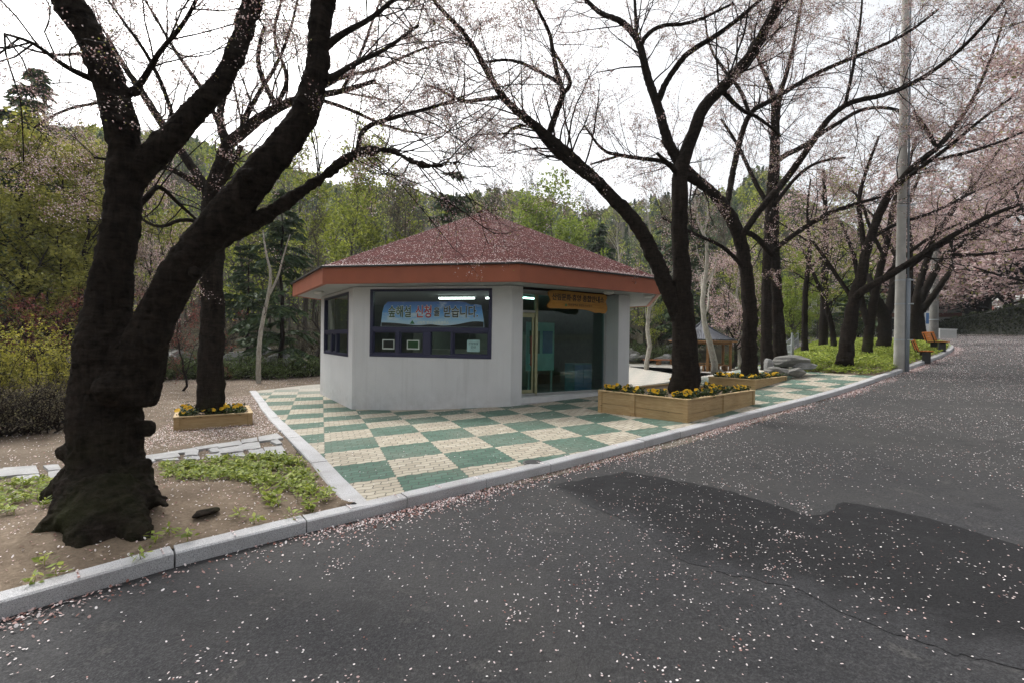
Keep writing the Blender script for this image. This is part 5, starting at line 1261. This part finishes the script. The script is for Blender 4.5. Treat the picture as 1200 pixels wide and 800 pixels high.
# ------------------------------------------------------------------ street furniture
pp = at(1053.5, 426, 16.4); pp[2] = mound_z(pp[0], pp[1]) - .02
pole = thing('utility_pole', pp, 'round grey concrete utility pole with a conduit on the mound', 'pole')
m = MB(); zz = np.linspace(-.4, 13.5, 16); m.tubes(np.c_[np.zeros((16, 2)), zz], .155 - .0045 * zz, 24); m.build('shaft', M['concrete'], pole, True)
m = MB(); m.tubes([(.17, -.12, -.3), (.17, -.12, 1.5), (.17, -.12, 3.05)], [.065] * 3, 16); m.tubes([(.19, -.08, 3.05), (.17, -.06, 6), (.13, -.04, 13)], [.03] * 3, 8); m.build('conduit', M['pvc'], pole, True)
for h_ in (1.0, 2.2, 3.0, 5.5, 8.):
    m = MB(); r_ = .160 - .0045 * h_; m.tubes([(0, 0, h_ - .025), (0, 0, h_ + .025)], [r_, r_], 24); m.box((.12, -.20, h_ - .02), (.30, -.185, h_ + .02)); m.build('strap', M['steel'], pole)
# overhead wires from the pole towards the near side of the road
for k, (dz, tgt) in enumerate(((12.6, (3, -6, 12.5)), (12.2, (2.2, -6, 12.0)), (11.6, (4, -6, 11.2)))):
    q = np.linspace(0, 1, 24)[:, None]; a = pp + np.array([0, -.15, dz]); b = np.array(tgt, float); P_ = a * (1 - q) + b * q; P_[:, 2] -= 1.1 * np.sin(q[:, 0] * math.pi)
    t_ = MB(); t_.tubes(P_, np.full(24, .012), 5); tag(t_.build('overhead_wire', M['iron']), ('thin black overhead wire from the pole top, the highest', 'thin black overhead wire from the pole, the middle one', 'thin black overhead wire from the pole, the lowest')[k], 'wire', 'overhead wires')
p2 = at(1094, 398, 30); p2[2] = E(p2[0], p2[1]) - .1
sp2 = thing('utility_pole', p2, 'smaller grey utility pole standing far off by the white barrier', 'pole')
m = MB(); zz = np.linspace(-.3, 6.5, 14); m.tubes(np.c_[np.zeros((14, 2)), zz], .24 - .009 * zz, 20); m.build('shaft', M['rock'], sp2, True)
m = MB(); m.tubes([(0, 0, 1.2), (0, 0, 1.26)], [.25, .25], 20); m.build('strap', M['steel'], sp2)
# benches facing the road
def bench(p, rz, label, back=True):
    t = thing('park_bench', p, label, 'bench', 'orange benches by the road', rz); L = 1.5
    m = MB()
    for k in range(4): m.box((-L / 2, -.22 + k * .115, .40), (L / 2, -.22 + k * .115 + .10, .44))
    bevel(m.build('seat', M['bench'], t), .008)
    m = MB(); ca, sa = math.cos(.32), math.sin(.32); ax = np.array([(1, 0, 0), (0, ca, -sa), (0, sa, ca)])
    for k in range(4): m.box((-L / 2, -.02, .04 + k * .12), (L / 2, .02, .04 + k * .12 + .105), 0, ax, (0, .26, .42))
    bevel(m.build('backrest', M['bench'], t), .008)
    for x in (-.5, .5):
        m = MB(); m.box((x - .05, -.14, -.1), (x + .05, .14, .36)); m.box((x - .03, -.2, .36), (x + .03, .24, .40)); bevel(m.build('leg', M['iron'], t), .01)
        m = MB(); m.box((x - .02, .02, -.05), (x + .02, .05, .45), 0, ax, (0, .26, .42)); m.build('back_support', M['iron'], t)
    return t
KT = math.atan2(.67, .74)
p = at(1084, 414, 18.4); p[2] = mound_z(p[0], p[1]) - .02; bench(p, KT + 0.22, 'orange slatted bench on dark legs, nearer to the concrete pole').scale = (.88,) * 3
p = at(1099, 408, 21.2); p[2] = mound_z(p[0], p[1]) + .05; bench(p, KT + 0.42, 'orange slatted bench farther along the kerb towards the bend').scale = (.88,) * 3
# white barrier blocks at the bend
t = thing('barrier', (0, 0, 0), 'white ribbed concrete barrier at the road bend', 'barrier'); A_ = at(1101, 397, 33)[:2]; B_ = at(1121, 397, 33.6)[:2]; dv = unit(B_ - A_)
zb = float(E(*A_)) - .12; ax = np.array([(dv[0], dv[1], 0), (-dv[1], dv[0], 0), (0, 0, 1)]); Lb = np.linalg.norm(B_ - A_); m = MB(); m.box((0, 0, -.1), (Lb, .35, .64), 0, ax, (*A_, zb)); m.build('body', M['white'], t)
m = MB(); [m.box((x - .02, -.02, .05), (x + .02, -.001, .58), 0, ax, (*A_, zb)) for x in np.arange(.08, Lb, .11)]; m.build('ribs', M['pale_wall'], t)
m = MB(); m.box((-.03, -.03, .642), (Lb + .03, .38, .70), 0, ax, (*A_, zb)); m.build('cap', M['white'], t)
# blue notice panel
p = at(1087, 392, 34); p[2] = E(p[0], p[1]) - .1; t = thing('notice_board', p, 'blue and white notice board beyond the bend behind the benches', 'sign', None, .5)
m = MB(); m.box((-.5, -.03, .3), (.5, .03, 1.9)); bevel(m.build('panel', M['white'], t), .01)
m = MB(); m.box((-.38, -.036, 1.0), (.38, -.031, 1.75)); m.build('poster', M['blue'], t)
m = MB(); [m.box((x - .03, -.035, -.1), (x + .03, .035, 2.0)) for x in (-.54, .54)]; m.build('post', M['steel'], t)
# drain cover in the paving
p = ground(625, 542); t = thing('drain_cover', (p[0], p[1], p[2]), 'small dark metal cover set in the paving by the kerb', 'drain cover', None, KT)
m = MB(); m.tubes([(0, 0, -.01), (0, 0, .018), (0, 0, .022)], [.12, .12, .11], 20); m.build('lid', M['iron'], t)
m = MB(); m.tubes([(0, 0, -.01), (0, 0, .010)], [.145, .145], 20); m.build('rim', M['rock'], t)
# pavilion
pv = at(822, 420, 34); pv[2] = -.30
t = thing('pavilion', pv, 'small wooden pavilion with grey tiled pyramid roof beyond the plaza', 'pavilion', None, .35)
W_, EZ, AZ = 2.05, 2.02, 3.3
m = MB()
n = 14
def pr(k, q, side):
    a = (k + q) * math.pi / 3; c = math.cos(math.pi / 6); return a
hexa = [(W_ * 1.17 * math.cos(k * math.pi / 3), W_ * 1.17 * math.sin(k * math.pi / 3)) for k in range(6)]
for k in range(6):
    a, b = np.array(hexa[k]), np.array(hexa[(k + 1) % 6])
    for q in range(7):
        f0, f1_ = q / 7, (q + 1) / 7
        h0, h1 = (EZ + (AZ - EZ) * f0 ** 1.35, EZ + (AZ - EZ) * f1_ ** 1.35)
        m.add([(*(a * (1 - f0)), h0 + .10 * (q == 0)), (*(b * (1 - f0)), h0 + .10 * (q == 0)), (*(b * (1 - f1_)), h1), (*(a * (1 - f1_)), h1)], [(0, 1, 2, 3)])
    for w in np.linspace(0, 1, 13):
        e0 = a * (1 - w) + b * w; F_ = np.linspace(0, 1, 6); pts = [(*(e0 * (1 - f)), EZ + (AZ - EZ) * f ** 1.35 + .03) for f in F_ * (.98 if w in (0, 1) else 1 - abs(w - .5) * 1.6)]
        if len({p_[2] for p_ in pts}) > 2: m.tubes(pts, [.05 if w in (0, 1) else .032] * 6, 5)
m.tubes([(0, 0, AZ - .05), (0, 0, AZ + .12), (0, 0, AZ + .3)], [.14, .10, .02], 8); m.build('roof', M['tile'], t)
m = MB()
for k in range(6):
    a, b = np.array(hexa[k]) * .97, np.array(hexa[(k + 1) % 6]) * .97; m.tubes([(*a, EZ - .04), (*b, EZ - .04)], [.07, .07], 6); m.tubes([(*(a * .84), EZ - .16), (*(b * .84), EZ - .16)], [.08, .08], 6)
m.build('eave_beam', M['pavilion_wood'], t)
for k in range(6):
    a = np.array(hexa[k]) * .80; m = MB(); m.tubes([(*a, -.1), (*a, EZ)], [.095, .09], 10); m.build('post', M['pavilion_wood'], t)
for k in (0, 1, 3, 4):
    a, b = np.array(hexa[k]) * .74, np.array(hexa[(k + 1) % 6]) * .74; dv = unit(b - a); nn = np.array([-dv[1], dv[0]]); m = MB(); ax = np.array([(*dv, 0), (*nn, 0), (0, 0, 1)])
    m.box((0, -.2, .36), (np.linalg.norm(b - a), .2, .42), 0, ax, (*a, 0)); [m.box((x, -.15, 0), (x + .1, .15, .36), 0, ax, (*a, 0)) for x in (.15, np.linalg.norm(b - a) - .25)]; m.build('bench', M['pavilion_wood'], t)
# backless benches on the plaza
for k, (px, d, rz, lb) in enumerate(((764, 40, .2, 'low wooden bench beyond the plaza, left of the forked cherry'), (780, 40.6, .1, 'low wooden bench beyond the plaza, half hidden by the forked cherry'))):
    p = at(px, 425, d); t = thing('plaza_bench', (p[0], p[1], -.3), lb, 'bench', 'low plaza benches', rz)
    m = MB(); [m.box((-.75, -.2 + q * .14, .38), (.75, -.2 + q * .14 + .12, .43)) for q in range(3)]; m.build('seat', M['bench'], t)
    for x in (-.55, .45): m = MB(); m.box((x, -.16, -.05), (x + .12, .16, .375)); m.build('leg', M['pavilion_wood'], t)
# steel rail fence behind the mound
t = thing('rail_fence', (0, 0, 0), 'low grey steel railing along the back of the planted mound', 'fence'); FP = np.array([(13.6, 23.5), (15.6, 26.8), (16.9, 30.5), (19.5, 33)]); FR = resample(FP, 1.4)
rl = MB(); po = MB()
for a, b in zip(FR[:-1], FR[1:]):
    for h_ in (.25, .62, 1.0): rl.tubes([(*a, float(E(*a)) + .2 + h_), (*b, float(E(*b)) + .2 + h_)], [.03, .03], 6)
    for q in np.linspace(0, 1, 10): c = a * (1 - q) + b * q; rl.tubes([(*c, float(E(*c)) + .4), (*c, float(E(*c)) + 1.2)], [.012, .012], 5)
rl.build('rail', M['steel'], t)
for a in FR: m = MB(); m.tubes([(*a, float(E(*a)) - .2), (*a, float(E(*a)) + 1.3)], [.045, .045], 8); m.build('post', M['steel'], t)
# ivy covered retaining wall right of the road, with the bank behind it
WP = np.array([(33, 16), (38, 26), (41.5, 35), (44.5, 43), (47.5, 53), (49, 62)]); WR = resample(WP, 1.5); HT = np.interp(WR[:, 1], [16, 35, 43, 53, 62], [3.0, 2.95, 2.6, 1.5, 1.1])
m = MB(); N_ = normals(WR); e_ = np.array([float(E(*w)) for w in WR]); rng = np.random.default_rng(12)
cols = []
for q in range(len(WR)):
    o_ = WR[q]; n_ = N_[q]; col_ = [(*o_, e_[q] - .5), (*(o_ + n_ * .06), e_[q] + HT[q] * .5), (*(o_ + n_ * .14), e_[q] + HT[q] + rng.normal(0, .03)), (*(o_ + n_ * .6), e_[q] + HT[q] + .02), (*(o_ + n_ * .6), e_[q] - .5)]
    cols.append(col_)
V = np.array(cols); i = np.arange(V.shape[0] * 5).reshape(-1, 5)
m.add(V, np.concatenate([np.stack([i[:-1, k], i[:-1, (k + 1) % 5], i[1:, (k + 1) % 5], i[1:, k]], -1) for k in range(5)]))
t = thing('retaining_wall', (0, 0, 0), 'dark ivy grown stone retaining wall along the right of the road', 'wall'); m.build('stonework', M['wallstone'], t)
iv = MB(); q = rng.integers(0, len(WR) - 1, 9000); w = rng.random(9000)[:, None]; pb = WR[q] * (1 - w) + WR[q + 1] * w; hz = rng.random(9000) ** .6; hh = np.interp(pb[:, 1], WR[:, 1], HT); eb = np.array([e_[k] for k in q])
ca = np.c_[pb - N_[q] * rng.uniform(.0, .06, (9000, 1)), eb + hz * hh + (hz > .93) * .12]
a = unit(rng.normal(0, 1, ca.shape)); b = unit(np.cross(a, rng.normal(0, 1, ca.shape))); iv.quads(ca, a * .09, b * .07); iv.build('ivy', leafmat('dark_ivy', [(0, (.012, .016, .007)), (.7, (.028, .036, .014)), (1, (.06, .07, .028))], .8, .1), t)
bk = MB(); outs = np.array([.45, 2, 5, 10, 20, 40]); P = WR[:, None, :] + N_[:, None, :] * outs[None, :, None]; zt = (e_ + HT)[:, None] - .03 + outs[None, :] * .10
zt = np.maximum(zt, G(P[..., 0], P[..., 1]) * 0 + zt); i = np.arange(zt.size).reshape(zt.shape)
tag(bk.add(np.concatenate([P, zt[..., None]], -1), np.stack([i[:-1, :-1], i[:-1, 1:], i[1:, 1:], i[1:, :-1]], -1).reshape(-1, 4)).build('bank', M['forest_floor'], smooth=True), kind='structure')
hb_ = shrub('hedge_bush', .38, .8, 36, 'leaf_green', 20, 2200, .05)
for k in range(16):
    o = hb_ if k == 0 else copy_tree(hb_); q = 4 + k * 1.7; a = WR[int(q) % len(WR)] + N_[int(q) % len(WR)] * (1.3 + .4 * (k % 3)); jj = int(q) % len(WR)
    o.location = (a[0], a[1], e_[jj] + HT[jj] + .1); o.rotation_euler = (0, 0, k); o.scale = (1.1,) * 3; o['label'] = 'low green bush on top of the ivy wall'; o['group'] = 'bushes along the wall top'
# school like building up on the bank
def building(name, label, o, d1, L, D, H_, floors, bays, wallm, winm, roofm, bandm=None):
    d1 = unit(np.array(d1, float)); ax = np.array([(d1[0], d1[1], 0), (-d1[1], d1[0], 0), (0, 0, 1)]); t = thing(name, (0, 0, 0), label, 'building')
    m = MB(); m.box((0, 0, -2), (L, D, H_), 0, ax, o); m.build('wall', wallm, t)
    m = MB(); m.box((-.3, -.35, H_ + .003), (L + .3, D + .3, H_ + .35), 0, ax, o); m.build('roof', roofm, t)
    fh = H_ / floors; bw = L / bays
    for f in range(floors):
        if bandm: m = MB(); m.box((-.05, -.12, f * fh + fh * .80), (L + .05, -.003, f * fh + fh * .97), 0, ax, o); m.build('floor_band', bandm, t)
        for b in range(bays):
            m = MB(); x0, x1, z0, z1 = b * bw + bw * .18, b * bw + bw * .82, f * fh + fh * .28, f * fh + fh * .74
            m.box((x0 - .06, -.06, z0 - .06), (x1 + .06, -.003, z1 + .06), 0, ax, o); w = m.build('window', M['white'], t)
            m = MB(); m.box((x0, -.075, z0), (x1, -.062, z1), 0, ax, o); m.build('pane', winm, w)
    return t, ax
A_ = at(1142, 350, 74); B_ = at(1240, 350, 62)
bt, bax = building('school_building', 'red brick and white building standing up on the bank above the wall', (A_[0], A_[1], 4.5), (B_ - A_)[:2], 26, 9, 7.5, 2, 9, M['brick'], M['dark_glass'], M['pale_wall'], M['pale_wall'])
for x in (6, 8.4, 10.8): m = MB(); m.tubes([np.dot((x, -1.6, zz), bax) + np.array((A_[0], A_[1], 4.5)) for zz in (-2, 3.4)], [.28, .26], 12); m.build('column', M['white'], bt)
m = MB(); m.box((5, -2.1, 3.4), (12, -.13, 4.0), 0, bax, (A_[0], A_[1], 4.5)); m.build('porch_roof', M['white'], bt)
A_ = at(915, 400, 66); B_ = at(1075, 400, 60)
building('long_building', 'long low pale building with dark window bands across the stream', (A_[0], A_[1], float(E(A_[0], A_[1])) - .2), (B_ - A_)[:2], 19, 8, 6.0, 2, 10, M['pale_wall'], M['dark_glass'], M['pvc'], M['brick'])

# ------------------------------------------------------------------ ground cover and fallen petals
rng = np.random.default_rng(200)
def cover(name, pts, label, h=.11, n=14, size=.045, matn='cover'):
    mb = MB(); pts = np.asarray(pts); K = len(pts)
    a = rng.random((K, n)) * 6.283; rr = rng.random((K, n)) ** .5 * h * .9; hh = h * rng.uniform(.25, 1.1, (K, n))
    C = pts[:, None, :] + np.stack([np.cos(a) * rr, np.sin(a) * rr, hh], -1); C = C.reshape(-1, 3)
    dv = np.stack([np.cos(a), np.sin(a), rng.normal(.15, .4, a.shape)], -1).reshape(-1, 3); dv = unit(dv); w = unit(np.cross(dv, rng.normal(0, .35, dv.shape) + np.array([[0, 0, 1.]])))
    s = size * rng.uniform(.6, 1.3, (len(C), 1)); mb.quads(C, dv * s, w * s * .5)
    P_ = np.stack([pts - (0, 0, .02), pts + (0, 0, h * .8)], 1) + np.concatenate([np.zeros((K, 1, 3)), rng.normal(0, .01, (K, 1, 3))], 1); mb.tubes(P_, np.full((K, 2), .003), 3, 0, cap=False)
    return tag(mb.build(name, M[matn]), label, 'ground cover', kind='stuff')
def in_poly(x, y, poly):
    poly = np.asarray(poly); c = np.zeros(len(x), bool); j = len(poly) - 1
    for i_ in range(len(poly)):
        xi, yi = poly[i_]; xj, yj = poly[j]
        c ^= ((yi > y) != (yj > y)) & (x < (xj - xi) * (y - yi) / (yj - yi + 1e-12) + xi); j = i_
    return c
def pix_poly(l): return [ground(*q)[:2] for q in l]
zone = lambda poly, dens: (lambda lo, hi: (lambda q: q[in_poly(q[:, 0], q[:, 1], poly)])(rng.uniform(lo, hi, (int(dens * np.prod(hi - lo)), 2))))(np.min(poly, 0), np.max(poly, 0))
bedz = lambda q, dz=0: np.c_[q, np.array([bed_z(*k) for k in q]) + dz]
qa = np.concatenate([zone(pix_poly([(190, 545), (300, 536), (345, 535), (395, 590), (375, 598), (330, 580), (300, 574), (250, 572), (195, 568)]), 140),
                     zone(pix_poly([(300, 574), (330, 580), (375, 598), (340, 618), (305, 600)]), 75),
                     zone(pix_poly([(-80, 568), (60, 562), (70, 590), (40, 612), (-80, 622)]), 95),
                     zone(pix_poly([(0, 672), (100, 656), (190, 632), (300, 600), (330, 612), (230, 642), (0, 700)]), 24)])
# planted in loose rows
rowv = np.sin((qa[:, 0] * .5 + qa[:, 1] * .87) * 2 * math.pi / .42); qa = qa[(rowv > -.45) | (rng.random(len(qa)) < .25)]
cover('ground_cover', bedz(qa), 'bright green seedlings planted in loose rows in the left bed', .085, 15, .032)
mp = np.vstack([ml, moundb[::-1]]); q = zone(mp, 42)
q = q[rng.random(len(q)) < np.clip(.35 + (st(q[:, 0], q[:, 1])[1]) * .25, .2, 1)]
cover('ground_cover', np.c_[q, [mound_z(*k) for k in q]], 'yellow green leafy ground cover over the planted mound', .15, 26, .052)

PET, OLD = MB(), MB()
def petals(q, z, size, old=.12, tilt=.25, up=None, target=None):
    n = len(q); C = np.c_[q, z + .006 + rng.random(n) * .004]; a = rng.random(n) * 6.283
    u = np.c_[np.cos(a), np.sin(a), rng.normal(0, tilt, n)]; w = np.c_[-np.sin(a), np.cos(a), rng.normal(0, tilt, n)]
    if up is not None: u = unit(u - (u * up).sum(1, keepdims=True) * up); w = np.cross(up, u)
    s = size * rng.uniform(.6, 1.25, (n, 1)); C[:, 2] += (np.abs(u[:, 2]) + np.abs(w[:, 2])) * s[:, 0] * .6
    V = np.stack([C - u * s, C - u * s * .35 + w * s * .62, C + u * s * .55 + w * s * .6, C + u * s, C + u * s * .55 - w * s * .6, C - u * s * .35 - w * s * .62], 1)
    o = rng.random(n) < old
    for mb, k in ((PET, ~o), (OLD, o)):
        if k.any(): mb.add(V[k].reshape(-1, 3), np.arange(k.sum() * 6).reshape(-1, 6))
# road: patchy drifts
def road_pts(n):
    k = rng.integers(4, len(KC) - 6, n); f = rng.random(n); base = KC[k - 1] * (1 - f)[:, None] + KC[k] * f[:, None]; return base, KN[k]
base, nn = road_pts(230000); dd = rng.uniform(.02, 17, 230000)[:, None]; q = base + nn * dd
cl = np.sin(q[:, 0] * 1.1 + 1.3 * np.sin(q[:, 1] * .7)) + np.sin(q[:, 1] * 1.7 + q[:, 0] * .6); keep = rng.random(len(q)) < np.clip(.62 + .40 * cl, .15, 1); q = q[keep]
far_ = np.hypot(q[:, 0], q[:, 1]); petals(q, E(q[:, 0], q[:, 1]) - .10, np.where(far_ < 6, .0072, np.where(far_ < 12, .0078, .0095))[:, None], .2)
base, nn = road_pts(900); ctr = base + nn * rng.uniform(.1, 11, 900)[:, None]; q = np.repeat(ctr, 22, 0) + rng.normal(0, 1, (900 * 22, 2)) * np.repeat(rng.uniform(.04, .22, 900), 22)[:, None]
petals(q, E(q[:, 0], q[:, 1]) - .10, .0078, .25)
base, nn = road_pts(60000); dd = rng.uniform(.02, 9, 60000)[:, None]; q = base + nn * dd; sfar = st(q[:, 0], q[:, 1])[0]; q = q[rng.random(len(q)) < np.clip((sfar - 16) / 14, 0, 1) * np.clip(1.2 - dd[:, 0] / 8, .2, 1)]
petals(q, E(q[:, 0], q[:, 1]) - .10, .016, .3)
base, nn = road_pts(60000); q = base + nn * (np.abs(rng.normal(0, .16, 60000)) + .03)[:, None]; kk = rng.random(len(q)) < np.clip(.40 + .5 * np.sin(q[:, 0] * 1.9) * np.sin(q[:, 1] * .8 + 1), .08, 1); q = q[kk]
petals(q, E(q[:, 0], q[:, 1]) - .10, .011, .62, .4)
# paving, kerb, beds, yard, path, mound
pavpoly = np.vstack([kl, backline[::-1]]); q = zone(pavpoly, 13); q = q[np.hypot(q[:, 0] - CX, q[:, 1] - CY) > 5.75]; petals(q, E(q[:, 0], q[:, 1]), np.where(q[:, 1:2] < 14, .009, .013), .1)
kb = KC[8:70]; f = rng.integers(0, len(kb), 1300); q = kb[f] - KN[8:70][f] * rng.uniform(.01, .16, (1300, 1)); petals(q, E(q[:, 0], q[:, 1]) + .022, .009, .2)
q = zone(np.vstack([bl, np.array(pathbot)[::-1]]), 230); q = q[q[:, 1] > 1]; petals(q, bedz(q)[:, 2], .0095, .45, .4)
yp = np.vstack([np.array(yard_a2), np.array(yard_b)[::-1]]); q = zone(yp, 110); petals(q, E(q[:, 0], q[:, 1]), .0115, .45)
q = zone(pix_poly([(150, 530), (326, 507), (330, 490), (297, 462), (240, 470), (190, 500)]), 520); petals(q, E(q[:, 0], q[:, 1]), .0115, .30)
q = zone(np.vstack([pa, pb[::-1]]), 55); petals(q, E(q[:, 0], q[:, 1]) + .022, .010, .25)
q = zone(mp, 25); petals(q, np.array([mound_z(*k) for k in q]) + .05, .013, .4)
# on the kiosk roof, and thicker along the eaves
n = 26000; k = rng.integers(0, 8, n); rr = np.sqrt(rng.random(n)); rr[:5200] = 1 - np.abs(rng.normal(0, .018, 5200)); w = rng.random(n)
q = RP[k] * (1 - w)[:, None] + RP[(k + 1) % 8] * w[:, None]; q = np.array([CX, CY]) + (q - np.array([CX, CY])) * rr[:, None]
md = (RP[k] + RP[(k + 1) % 8]) / 2 - np.array([CX, CY]); sl_ = (APEX - FZ1 - .02) / np.linalg.norm(md, axis=1); up_ = unit(np.c_[unit(md) * sl_[:, None], np.ones(n)])
ap = np.einsum('ij,ij->i', q - np.array([CX, CY]), unit(md)); petals(q, APEX - sl_ * ap, .0125, .15, .1, up_)
tag(PET.build('fallen_petals', M['petal']), 'pale pink cherry petals scattered over road, paving, yard and roof', 'petals', kind='stuff')
tag(OLD.build('withered_petals', M['petal_old']), 'brownish withered petals drifted along the kerb and over the soil', 'petals', kind='stuff')

# ------------------------------------------------------------------ the air of the valley
hz_ = MB(); hz_.box((-290, -75, -6), (330, 345, 130)); ho = hz_.build('haze', [])
ht = bpy.data.materials.new('valley_haze'); ht.use_nodes = True; n_ = ht.node_tree; n_.nodes.clear()
o_ = n_.nodes.new('ShaderNodeOutputMaterial'); v_ = n_.nodes.new('ShaderNodeVolumePrincipled'); v_.inputs['Color'].default_value = (.86, .92, .97, 1); v_.inputs['Density'].default_value = .0004; v_.inputs['Anisotropy'].default_value = .2
n_.links.new(v_.outputs[0], o_.inputs['Volume']); ho.data.materials.append(ht); tag(ho, 'thin pale haze hanging in the valley air', 'haze', kind='stuff')
